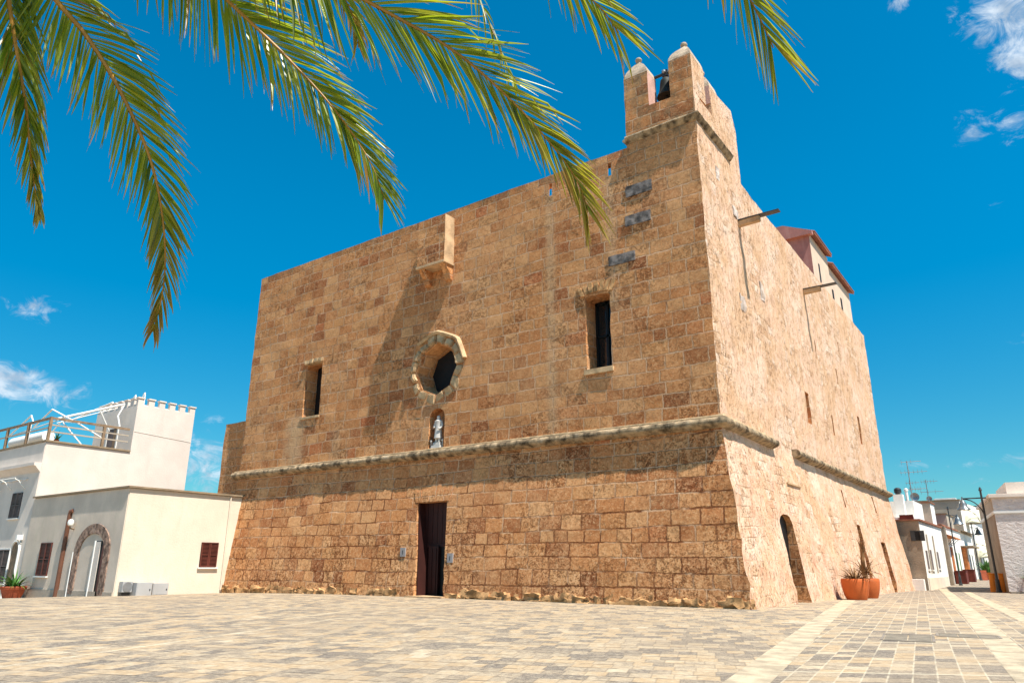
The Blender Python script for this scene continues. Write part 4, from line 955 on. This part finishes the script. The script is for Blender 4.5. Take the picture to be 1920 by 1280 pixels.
def lane():
    h1 = lane_house('lane_house', 'first white lane house behind the church with brown stone end wall and tiled edge', -20, LX, 71.9, 87.2, 5.42)
    for (y0, y1, z0, z1) in ((73.2, 74.3, 1.45, 3.0), (76.0, 77.0, 1.4, 3.1), (80.6, 81.8, 1.5, 3.0)): slotwin(h1, y0, y1, z0, z1)
    for y in (74.9, 79.0):
        b = MB(); b.tube([(LX+0.07, y, 1.1), (LX+0.07, y, 4.4)], 0.06, 6); part(b, 'downpipe', 'shade_and_trim_beige', h1)
    b = MB(); b.box((LX+0.002, 72.1, -1), (LX+0.10, 86.0, 0.75)); part(b, 'plinth_wall', 'cream', h1)
    for (a0, a1) in ((-9.72, -9.38), (-8.98, -8.66)):
        b = MB(); b.box((a0, 71.82, 3.75), (a1, 71.88, 4.6)); s_ = part(b, 'shutter', 'metal_dark', h1)
    b = MB(); b.box((-9.38, 71.85, 3.78), (-9.0, 71.898, 4.57)); part(b, 'window', 'dark', h1)
    b = MB(); b.box((-20, 73.6, 5.6), (LX-0.5, 79.5, 5.85)); part(b, 'terrace_slab', 'street_white', h1)
    b = MB(); b.box((-10.6, 73.5, 5.57), (-9.5, 73.6, 6.05)); part(b, 'awning', 'fabric_red', h1)
    # rooms on the roof and chimney
    b = MB(); b.box((-20, 78, 5.57), (-9.9, 84, 7.6)); part(b, 'roof_room', 'street_white', h1)
    b = MB(); b.box((-9.88, 84, 5.57), (LX-0.25, 87, 7.75)); rr_ = part(b, 'roof_room', ['shade_and_trim_beige', 'street_white'], h1)
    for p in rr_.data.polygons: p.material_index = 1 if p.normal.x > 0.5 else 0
    b = MB(); b.box((-10.0, 83.9, 7.752), (LX-0.15, 87.1, 7.86)); part(b, 'roof_edge', 'tile', h1)
    b = MB(); b.box((-11.3, 76.5, 5.57), (-10.5, 77.3, 8.1)); c = part(b, 'chimney', 'street_white', h1)
    b = MB(); b.lathe((-10.9, 76.9, 8.1), [(0.22, 0), (0.22, 0.1), (0.32, 0.18), (0.32, 0.5), (0.2, 0.62), (0.05, 0.66)], 12); part(b, 'cowl', 'metal_dark', c, smooth=True)
    b = MB(); b.box((-10.35, 71.1, -0.6), (-9.15, 71.75, 0.66)); tag(part(b, 'concrete_block', 'street_white', bevel=0.03), 'squat white concrete block at the foot of the church flank by the lane house', 'block')
    # second house
    h2 = lane_house('lane_house', 'second white lane house with tiled edge, stone pilaster and wooden door hood', -20, LX, 87.3, 103.4, 5.7, 'shade_and_trim_beige')
    b = MB(); b.box((LX+0.003, 87.35, -0.5), (LX+0.32, 88.5, 5.6)); part(b, 'pilaster', 'brown_wall', h2)
    b = MB(); b.box((LX-0.02, 90.4, 1.0), (LX+0.03, 91.1, 3.2)); part(b, 'shutter', 'orange_wood', h2)
    b = MB(); b.box((LX-0.02, 92.8, -0.2), (LX+0.10, 94.3, 3.7)); d = part(b, 'door', 'orange_wood', h2)
    b = MB(); b.prism([(LX, 89, 4.6), (LX+0.9, 89, 4.45), (LX+0.9, 89, 4.6), (LX, 89, 5.0)], (0, 6.2, 0)); part(b, 'door_hood', 'orange_wood', h2)
    for y in (90.0, 92.0, 94.3):
        b = MB(); b.tube([(LX, y, 3.9), (LX+0.3, y, 4.0), (LX+0.5, y, 4.25), (LX+0.75, y, 4.45)], 0.03, 5); part(b, 'bracket', 'metal_dark', h2)
    slotwin(h2, 97.6, 98.6, 0.9, 3.2, 'leafgreen'); slotwin(h2, 100.4, 101.4, 0.9, 3.2, 'leafgreen')
    h3 = lane_house('lane_house', 'third white lane house with brown framed doorway under a thin slab', -20, LX, 103.5, 122, 5.7, 'shade_and_trim_beige', cope='coping')
    b = MB(); b.box((LX+0.002, 104.6, 0), (LX+0.45, 106.4, 3.9)); part(b, 'door', 'orange_wood', h3)
    b = MB(); b.box((LX+0.002, 104.3, 3.95), (LX+1.3, 113.5, 4.1)); part(b, 'door_hood', 'coping', h3)
    for y in (110.5, 113.8, 117.0): slotwin(h3, y, y+1.2, 0.9, 3.2, 'metal_dark')
    h4 = lane_house('lane_house', 'far white lane house with balcony slab at the end of the row', -20, LX+0.4, 122.2, 150, 7.5, 'street_white', cope=None)
    slotwin(h4, 125, 126.6, 0.8, 3.2, 'metal_dark', LX+0.4); slotwin(h4, 130, 131.5, 0.8, 3.2, 'metal_dark', LX+0.4)
    b = MB(); b.box((LX+0.402, 123, 4.0), (LX+1.5, 132, 4.2)); part(b, 'balcony_slab', 'coping', h4)
    # beige block rising behind the row
    t = thing('apartment_block', 'flat roofed beige block rising behind the lane houses', 'building', (-15, 108, 0))
    b = MB(); b.box((-30, 106, 5.9), (-8.4, 120.5, 9.55)); w = part(b, 'wall', ['shade_and_trim_beige', 'street_white'], t)
    for p in w.data.polygons: p.material_index = 1 if p.normal.x > 0.5 else 0  # front has shade painted in, sunward side keeps the lit white
    b = MB(); b.box((-30, 105.9, 9.552), (-8.3, 120.6, 9.68)); part(b, 'roof_edge', 'coping', t)
    b = MB(); b.box((-30, 99.2, 5.9), (-9.4, 105.99, 7.55)); part(b, 'lower_wall', 'shade_and_trim_beige', t)
    b = MB(); b.box((-30, 99.1, 7.552), (-9.3, 105.95, 7.65)); part(b, 'ledge', 'coping', t)
    # rooftop dishes and chimneys
    for (x, y, z, r, lab) in ((-13.4, 108, 9.68, 0.55, 'round satellite dish on the beige block roof, left of the other'), (-11.9, 109, 9.68, 0.35, 'smaller satellite dish on the beige block roof')):
        d = thing('satellite_dish', lab, 'satellite dish', (x, y, z), 'roof satellite dishes')
        b = MB(); b.tube([(x, y, z), (x, y, z+r*0.9)], 0.05, 6); part(b, 'mast', 'metal_grey', d)
        b = MB(); n = 16
        vs = [Vector((x, y-0.05, z+r*1.2))]
        for ring in (0.5, 1.0):
            vs += [Vector((x+r*ring*math.cos(2*math.pi*i/n), y-0.05-0.25*r*ring*ring, z+r*1.2+r*ring*math.sin(2*math.pi*i/n))) for i in range(n)]
        b.add(vs, [(0, 1+i, 1+(i+1) % n) for i in range(n)]+[(1+i, 1+n+i, 1+n+(i+1) % n, 1+(i+1) % n) for i in range(n)]); part(b, 'dish', 'metal_grey', d, smooth=True)
    b = MB(); b.box((-11.2, 107, 9.69), (-8.8, 109, 9.95)); tag(part(b, 'skylight', 'white', bevel=0.04), 'low white skylight box on the beige block roof', 'skylight')
    for (x, y, z, h, arms, lab) in ((-10.05, 79.2, 5.86, 5.6, ((0.0, 1.2, 2), (-1.0, 1.6, 6), (-2.6, 1.3, 4)), 'tallest television antenna on the first lane house roof'),
                                    (-9.9, 90, 5.86, 4.8, ((-0.1, 1.1, 5), (-1.2, 1.5, 3)), 'television antenna on the second lane house roof, right of the tallest'),
                                    (-11.5, 90.5, 5.86, 5.0, ((-0.3, 0.9, 4), (-1.0, 1.0, 5)), 'television antenna between the other two, on the lane roofs')):
        a = thing('antenna', lab, 'antenna', (x, y, z), 'roof television antennas')
        b = MB(); b.tube([(x, y, z-0.3), (x, y, z+h)], 0.045, 6); part(b, 'mast', 'metal_grey', a)
        for (dz, L, k) in arms:
            b = MB(); zz = z+h+dz-0.1; b.tube([(x-L*0.45, y, zz), (x+L, y, zz)], 0.025, 5)
            for i in range(k):
                xx = x-L*0.4+L*1.35*i/k; b.tube([(xx, y-0.35, zz), (xx, y+0.35, zz)], 0.015, 4); b.tube([(xx, y, zz-0.25), (xx, y, zz+0.25)], 0.015, 4)
            part(b, 'aerial_bar', 'metal_grey', a)
    b = MB(); b.tube([(-11.4, 86, 7.6), (-11.4, 86, 9.2)], 0.14, 8); b.lathe((-11.4, 86, 9.2), [(0.2, 0), (0.2, 0.2), (0.1, 0.28)], 8); tag(part(b, 'flue_pipe', 'street_white'), 'thin white flue pipe standing on the lane roof room', 'chimney')
    # shell awnings
    def shell(c, r, lab):
        t = thing('shell_awning', lab, 'awning', c, 'ribbed shell awnings over the lane'); c = Vector(c)
        b = MB(); n, k = 9, 8; vs = []
        for i in range(n):
            for j in range(k):
                a = math.pi/2*j/(k-1); q = math.pi*(i/(n-1)); rr = r*(1+0.03*((i+j) % 2))
                vs.append(c+Vector((rr*math.sin(a)*math.sin(q)*0.95, -rr*math.cos(q), rr*math.cos(a)*math.sin(q)*1.0)))
        b.add(vs, [(i*k+j, i*k+j+1, (i+1)*k+j+1, (i+1)*k+j) for i in range(n-1) for j in range(k-1)]); part(b, 'canopy', 'awning', t)
        b = MB()
        for i in range(2, n-1, 2):
            q = math.pi*i/(n-1)
            b.tube([c+Vector((r*1.02*math.sin(math.pi/2*j/7)*math.sin(q)*0.95, -r*1.02*math.cos(q), r*1.02*math.cos(math.pi/2*j/7)*math.sin(q))) for j in range(8)], 0.035, 5)
        part(b, 'ribs', 'shade_and_trim_beige', t)
    shell((-8.5, 112, 7.0), 2.4, 'upper cream shell awning on the lane wall under the beige block')
    shell((-8.5, 124, 2.9), 2.6, 'lower cream shell awning over a doorway at the lane end')
    # far end of the lane
    e = lane_house('end_house', 'low beige building closing the far end of the lane', -11, -1, 152, 160, 7.0, 'beige', cope='coping')
    b = MB(); b.box((-8.6, 151.93, 0), (-7.0, 151.99, 3.2)); part(b, 'door', 'shade_and_trim_beige', e)
    e2 = lane_house('end_building', 'grey white building with dark railing rising past the lane end', -14, 14, 172, 184, 12.2, 'white', cope=None)
    b = MB()
    for i in range(24): b.tube([(-13+i*1.0, 171.9, 12.2), (-13+i*1.0, 171.9, 13.2)], 0.06, 5)
    b.tube([(-13, 171.9, 13.2), (12, 171.9, 13.2)], 0.09, 5); part(b, 'railing', 'metal_dark', e2)
    for i, x in enumerate((-9.5, -7.0, -4.5)):
        b = MB(); b.box((x, 171.93, 8.6), (x+1.1, 171.99, 10.6)); part(b, 'window', 'metal_dark', e2)
    # planters and pots
    for (x, y, w, l, hh, mt, lab) in ((-8.35, 93.2, 0.5, 2.2, 1.25, 'fabric_red', 'dark red planter box against the second lane house'), (-8.3, 101.5, 0.55, 1.6, 1.3, 'fabric_red', 'dark red planter box farther up the lane, past the lamp')):
        t = thing('planter_box', lab, 'planter', (x, y, gz(x, y)), 'red planter boxes in the lane'); z = gz(x, y)
        b = MB(); b.box((x-w, y-l/2, z), (x+w, y+l/2, z+hh)); part(b, 'box', mt, t, bevel=0.03)
        b = MB(); b.box((x-w-0.04, y-l/2-0.04, z+hh+0.002), (x+w+0.04, y+l/2+0.04, z+hh+0.07)); part(b, 'rim', mt, t)
    potted('potted_plant', (-7.6, 118, gz(-7.6, 118)), [(0.5, 0), (0.65, 0.5), (0.75, 0.9)], 'terracotta', 'orange pot with tall green bush in the lane by the white houses', None, 'leafgreen', 60, 2.0, 0.12, (35, 88), 0.5)
    t = thing('street_sign', 'red folding board standing in the lane before the orange pot', 'sign', (-7.7, 113, gz(-7.7, 113)))
    b = MB(); z = gz(-7.7, 113); b.prism([(-8.1, 112.6, z), (-7.3, 112.6, z), (-7.35, 112.95, z+1.2), (-8.05, 112.95, z+1.2)], (0, 0.05, 0)); part(b, 'board', 'pot_red', t)
    b = MB(); b.prism([(-8.1, 113.4, z), (-7.3, 113.4, z), (-7.35, 113.05, z+1.2), (-8.05, 113.05, z+1.2)], (0, 0.05, 0)); part(b, 'back_board', 'pot_red', t)
lane()
def street_lamp(base, h, arm, r, lab):
    """pole with side arm, curved brace and bell lamp; arm is a signed vector"""
    x, y = base; z = gz(x, y); o = Vector((x, y, z)); A = Vector(arm)
    t = thing('street_lamp', lab, 'street lamp', o, 'black street lamps in the lane')
    b = MB(); b.tube([o, o+up0*h*0.25, o+up0*h], r, 10, r*0.75); b.lathe(o, [(r*2.2, 0), (r*2.2, 0.1), (r*1.6, 0.25), (r*1.5, 0.9), (r*1.05, 1.0)], 12); b.lathe(o+up0*h, [(r*1.0, 0), (r*1.3, 0.05), (r*0.5, 0.3)], 8); part(b, 'pole', 'metal_dark', t)
    zt = h-0.55; d = A.normalized(); b = MB()
    b.tube([o+up0*zt-d*0.45, o+up0*zt+A], r*0.5, 8)
    b.tube([o+up0*(zt-0.05)+d*(A.length*(0.95-0.95*math.sin(math.pi/2*i/8)))+up0*(-1.6*(1-math.cos(math.pi/2*i/8))) for i in range(9)], r*0.42, 8)
    part(b, 'arm', 'metal_dark', t)
    c = o+up0*(zt)+A
    b = MB(); b.lathe(c, [(0.05, 0.14), (0.07, -0.1), (0.16, -0.2), (0.22, -0.34), (0.26, -0.42), (0.30, -0.62), (0.44, -0.78), (0.50, -0.86), (0.48, -0.88), (0.25, -0.70)], 20, caps=False); part(b, 'lamp_shade', 'shade_metal', t, smooth=True)
    b = MB(); b.lathe(c+Vector((0, 0, -0.93)), [(0.05, 0), (0.2, 0.04), (0.24, 0.15), (0.2, 0.22)], 14); part(b, 'bulb', 'globe', t, smooth=True)
street_lamp((-3.92, 69.5), 7.7, (-1.35, 0, 0), 0.10, 'nearest black street lamp at the corner of the rough white house')
street_lamp((-8.05, 87.5), 7.4, (0.55, 1.9, 0), 0.075, 'black street lamp in front of the second lane house, middle one')
street_lamp((-8.0, 112), 7.0, (0.5, 1.6, 0), 0.075, 'farthest black street lamp beside the lane row')
# orange bins behind the near lamp
for (x, y, lab) in ((-4.25, 70.4, 'tall orange planter left of the near lamp foot'), (-3.62, 70.6, 'tall orange planter right of the near lamp foot')):
    t = thing('planter', lab, 'planter', (x, y, gz(x, y)), 'orange planters by the lamp'); z = gz(x, y)
    b = MB(); b.lathe((x, y, z), [(0.30, 0), (0.26, 0.7), (0.22, 1.30), (0.25, 1.34), (0.25, 1.42), (0.2, 1.42)], 16); part(b, 'body', 'orange', t, smooth=True)
    b = MB(); b.lathe((x, y, z+1.36), [(0.21, 0), (0.01, 0.02)], 12, caps=False); part(b, 'soil', 'soil', t)
# rough white house at the right
def right_house():
    o = Vector((-3.19, 68.0, 0)); dl = Vector((-0.129, 0.9917, 0)); df = Vector((0.9917, 0.129, 0))
    h = thing('rough_white_house', 'roughly plastered white house with ledge at the right edge of the lane', 'house', o)
    def rb(z0, z1, e, L=22, D=14, mt='x'):
        b = MB(); q = o-df*e-dl*e; b.add([q+Vector((0, 0, z)) + df*i*(L+e) + dl*j*(D+e) for z in (z0, z1) for (i, j) in ((0, 0), (1, 0), (1, 1), (0, 1))], [(0, 3, 2, 1), (4, 5, 6, 7), (0, 1, 5, 4), (1, 2, 6, 5), (2, 3, 7, 6), (3, 0, 4, 7)]); return b
    mt, g = mat('rough_plaster'); pos = g.n('ShaderNodeNewGeometry', out='Position'); n1 = g.noise(g.vm('MULTIPLY', pos, (1, 1, 1.7)), 3.0, 5, 0.6, 0.8); n2 = g.noise(pos, 1.0, 4)
    col = g.mixc(g.sm(n1, 0.35, 0.65), (0.58, 0.51, 0.48), (0.72, 0.65, 0.61)); col = g.mixc(g.m('MULTIPLY', g.sm(n2, 0.45, 0.7), 0.4), col, (0.55, 0.47, 0.44)); finish(g, col, 0.9, bump(g, n1, 0.10, 1.0), 0.15); MATS['rough'] = mt
    w = part(rb(-1.5, 5.55, 0), 'wall', ['rough', 'brown_wall'], h)
    for p in w.data.polygons: p.material_index = 1 if p.normal.dot(-df) > 0.9 else 0  # lane side coloured brown to stand for shade on the white plaster
    part(rb(5.552, 5.80, 0.10), 'ledge', 'white', h, bevel=0.05)
    w = part(rb(5.802, 6.75, 0.02), 'upper_wall', ['rough', 'shade_and_trim_beige'], h)
    for p in w.data.polygons: p.material_index = 1 if p.normal.dot(-df) > 0.9 else 0  # same painted shade on the lane side
    part(rb(6.752, 7.05, 0.25), 'roof_edge', 'greyplaster', h, bevel=0.05)
    b = MB(); q = o+df*1.1+dl*0.5; b.add([q+Vector((0, 0, z))+df*i*18+dl*j*8 for z in (7.052, 7.95) for (i, j) in ((0, 0), (1, 0), (1, 1), (0, 1))], [(0, 3, 2, 1), (4, 5, 6, 7), (0, 1, 5, 4), (1, 2, 6, 5), (2, 3, 7, 6), (3, 0, 4, 7)]); part(b, 'roof_room', 'greyplaster', h)
    s = MB(); s.add([o-dl*1.3+df*0.0+Vector((0, 0, z))+df*i*20+dl*j*1.29 for z in (-0.6, -0.10) for (i, j) in ((0, 0), (1, 0), (1, 1), (0, 1))], [(0, 3, 2, 1), (4, 5, 6, 7), (0, 1, 5, 4), (1, 2, 6, 5), (2, 3, 7, 6), (3, 0, 4, 7)]); part(s, 'step', 'plinth', h)
    p = o+df*1.55-dl*0.7
    potted('potted_plant', (p.x, p.y, -0.1), [(0.30, 0), (0.38, 0.5), (0.45, 0.9)], 'terracotta', 'green spiky plant in a pot before the rough white house', None, 'leafgreen', 50, 1.3, 0.06, (20, 88), 0.6)
right_house()

# ---------------------------------------------------------------- palm tree overhead
def catmull(P, n):
    out = []
    for i in range(len(P)-1):
        p0 = P[max(i-1, 0)]; p1 = P[i]; p2 = P[i+1]; p3 = P[min(i+2, len(P)-1)]
        for k in range(n):
            t = k/n; out.append(0.5*((2*p1)+(p2-p0)*t+(2*p0-5*p1+4*p2-p3)*t*t+(3*p1-p0-3*p2+p3)*t**3))
    out.append(P[-1]); return out
def resample(C, n):
    L = [0]
    for a, b_ in zip(C, C[1:]): L.append(L[-1]+(b_-a).length)
    out = []; j = 0
    for i in range(n+1):
        s = L[-1]*i/n
        while j < len(L)-2 and L[j+1] < s: j += 1
        f = (s-L[j])/max(1e-9, L[j+1]-L[j]); out.append(C[j].lerp(C[j+1], f))
    return out, L[-1]
def frond(parent, ctrl, nrm, Lmax, count, dry0=0.0, tipdry=0.0, hang=0.35, fold=0.0, seed=0, spread=1.0, tipk=0.60):
    """rachis through control points; nrm: side the flat of the frond faces; leaflets in two rows"""
    r = random.Random(seed); C, tot = resample(catmull([Vector(c) for c in ctrl], 14), 70)
    rb = MB(); rb.tube(C, 0.026, 6, 0.003)
    vs = []; fs = []; uvs = []; dry = []
    for i in range(count):
        s = 0.16+0.84*(i+r.uniform(-.3, .3))/count; s = min(0.998, max(0.05, s)); f = s*70; k = min(69, int(f)); p = C[k].lerp(C[k+1], f-k)
        t = (C[min(70, k+2)]-C[max(0, k-1)]).normalized(); n = Vector(nrm) if not callable(nrm) else Vector(nrm(s)); n = (n-t*n.dot(t)).normalized(); lat = t.cross(n)
        env = math.sin(math.pi*min(1, (s+0.12)/1.02)**1.15)**0.55 if s < 0.9 else 1.0
        L = Lmax*min(1.0, 0.35+1.6*s)*(1.0 if s < 0.55 else 1.0-tipk*((s-0.55)/0.45)**1.3)
        for sd in (-1, 1):
            th = R((60-44*s)*spread)+r.uniform(-.09, .09); LL = L*r.uniform(.82, 1.1)
            d = (t*math.cos(th)+lat*sd*math.sin(th)+n*(fold+r.uniform(-.16, .16))).normalized()
            w = 0.0082*(0.75+0.5*(1-s))*r.uniform(.6, 1.3); tw = r.uniform(-1.3, 1.3); crl = Vector((r.gauss(0, 1), r.gauss(0, 1), r.gauss(0, 1)))*r.uniform(0.02, 0.20); deadl = r.random() < 0.03; q = p.copy(); v = r.random(); v = min(1, max(0, v*0.85+0.15*s)); base = len(vs); NS = 6
            hg = hang*r.uniform(.6, 1.4); broken = r.random() < 0.06
            if r.random() < 0.025: continue
            for j in range(NS+1):
                u = j/NS; ww = w*(0.55+0.9*min(1, u*4))*(1-u**2.2)+0.0008
                sdv = d.cross(n).normalized(); nn = sdv.cross(d); sv = sdv*math.cos(tw)+nn*math.sin(tw); cv = sv.cross(d)*ww*0.55
                vs += [q-sv*ww+cv, q, q+sv*ww+cv]; uvs += [(u, v)]*3; dry += [1.0 if deadl else min(1, dry0*r.uniform(.6, 1.2)+tipdry*max(0, (s-0.72)/0.28))]*3
                q = q+d*(LL/NS); d = (d+Vector((0, 0, -hg/NS*(0.5+u)))+crl*(u*1.6/NS)+(Vector((0, 0, -0.9)) if broken and j == 3 else Vector((0, 0, 0)))).normalized()
            for j in range(NS):
                a = base+j*3; fs += [(a, a+1, a+4, a+3), (a+1, a+2, a+5, a+4)]
    me = bpy.data.meshes.new('frond'); me.from_pydata([tuple(x) for x in vs], [], fs); me.materials.append(MATS['palmleaf'])
    ul = me.uv_layers.new(name='UVMap'); at_ = me.attributes.new('dry', 'FLOAT', 'POINT'); at_.data.foreach_set('value', dry)
    for lp in me.loops: ul.data[lp.index].uv = uvs[lp.vertex_index]
    o = link(bpy.data.objects.new('frond', me), parent)
    part(rb, 'rachis', 'rachis', o, smooth=True); return o
def palm():
    crown = pix(-60, -330, 4.7); gx, gy = crown.x-0.15, crown.y-0.1
    t = thing('palm_tree', 'date palm leaning its long drooping green fronds into the top of the view', 'palm tree', (gx, gy, gz(gx, gy)))
    b = MB(); H_ = crown.z; n = 46; rings = []; k = 14
    for i in range(n+1):
        z = -0.2+(H_-0.1)*i/n; rr = 0.24+0.05*math.exp(-z*1.5)+(0.035 if i % 2 else 0)+0.10*max(0, (z-H_+0.9)/0.9)
        cx = gx+(crown.x-gx)*(z/H_)**2; cy = gy+(crown.y-gy)*(z/H_)**2
        rings += [(cx+rr*math.cos(2*math.pi*j/k+0.22*(i % 2)), cy+rr*math.sin(2*math.pi*j/k+0.22*(i % 2)), z) for j in range(k)]
    b.add(rings, [(i*k+j, i*k+(j+1) % k, (i+1)*k+(j+1) % k, (i+1)*k+j) for i in range(n) for j in range(k)]+[tuple(n*k+j for j in range(k))]); part(b, 'trunk', 'bark', t, smooth=True)
    c0 = crown
    vw = lambda x, y: -pdir(x, y)
    def vis(pts, **kw):
        P = [c0]+[pix(*q) for q in pts]; return frond(t, P, **kw)
    # fronds that reach into the view
    vis([(-10, -190, 4.4), (8, -60, 4.3), (25, 60, 4.25), (47, 190, 4.2), (58, 300, 4.2), (72, 405, 4.2)], nrm=tuple(vw(40, 150)+rt*0.55), Lmax=0.46, count=115, hang=0.9, seed=1, tipdry=0.5, spread=0.7, tipk=0.75)
    vis([(10, -180, 4.5), (90, -22, 4.4), (165, 72, 4.35), (230, 180, 4.3), (285, 310, 4.3), (308, 440, 4.3), (306, 540, 4.3), (287, 622, 4.3)], nrm=tuple(vw(240, 250)+up0*0.25), Lmax=0.50, count=130, tipk=0.72, hang=0.55, seed=2, tipdry=0.95, dry0=0.05)
    vis([(120, -250, 4.4), (300, -120, 4.3), (430, 5, 4.2), (520, 90, 4.15), (610, 185, 4.1), (675, 272, 4.1), (706, 330, 4.1), (720, 375, 4.1)], nrm=tuple(vw(560, 180)+up0*0.35), Lmax=0.60, count=145, hang=0.45, seed=3, tipdry=0.1)
    vis([(180, -290, 4.3), (420, -160, 4.15), (600, -45, 4.0), (720, 20, 3.95), (850, 95, 3.9), (960, 190, 3.9), (1045, 285, 3.9), (1085, 345, 3.9), (1102, 395, 3.9)], nrm=tuple(vw(850, 150)+up0*0.35), Lmax=0.64, count=160, hang=0.42, seed=4, tipdry=0.75)
    vis([(200, -330, 4.4), (420, -230, 4.3), (560, -110, 4.3), (640, -10, 4.3), (668, 50, 4.3), (672, 90, 4.3)], nrm=tuple(vw(630, 20)+up0*0.3), Lmax=0.36, count=80, hang=0.5, seed=5, dry0=0.45, tipdry=0.6)
    vis([(300, -480, 4.0), (620, -440, 3.8), (900, -230, 3.7), (1030, -80, 3.6), (1095, -15, 3.6), (1130, 20, 3.6), (1160, 62, 3.6)], nrm=tuple(vw(1120, 30)+up0*0.2), Lmax=0.47, count=130, hang=0.35, seed=6, tipdry=0.2, tipk=0.35, spread=1.05)
    vis([(350, -640, 3.8), (750, -680, 3.5), (1120, -420, 3.3), (1310, -170, 3.25), (1385, -40, 3.2), (1425, 35, 3.2), (1450, 90, 3.2)], nrm=tuple(vw(1420, 40)+rt*0.35), Lmax=0.54, count=165, hang=0.35, seed=7, tipdry=0.3, tipk=0.38, spread=0.98)
    # the rest of the crown, out of the picture
    for i in range(13):
        a = HEAD+R(55+i*19.0); d = Vector((-math.sin(a), math.cos(a), 0)); e = (0.9, 1.5, 0.4)[i % 3]; s_ = Vector((d.y, -d.x, 0))
        P = [c0, c0+d*0.9+up0*e, c0+d*2.0+up0*(e*1.1), c0+d*3.0+up0*(e*0.5-0.3), c0+d*3.7+up0*(e*0.1-1.5)]
        frond(t, P, nrm=(d.x*0.3, d.y*0.3, 1), Lmax=0.46, count=70, hang=0.6, seed=20+i, fold=-0.15)
palm()
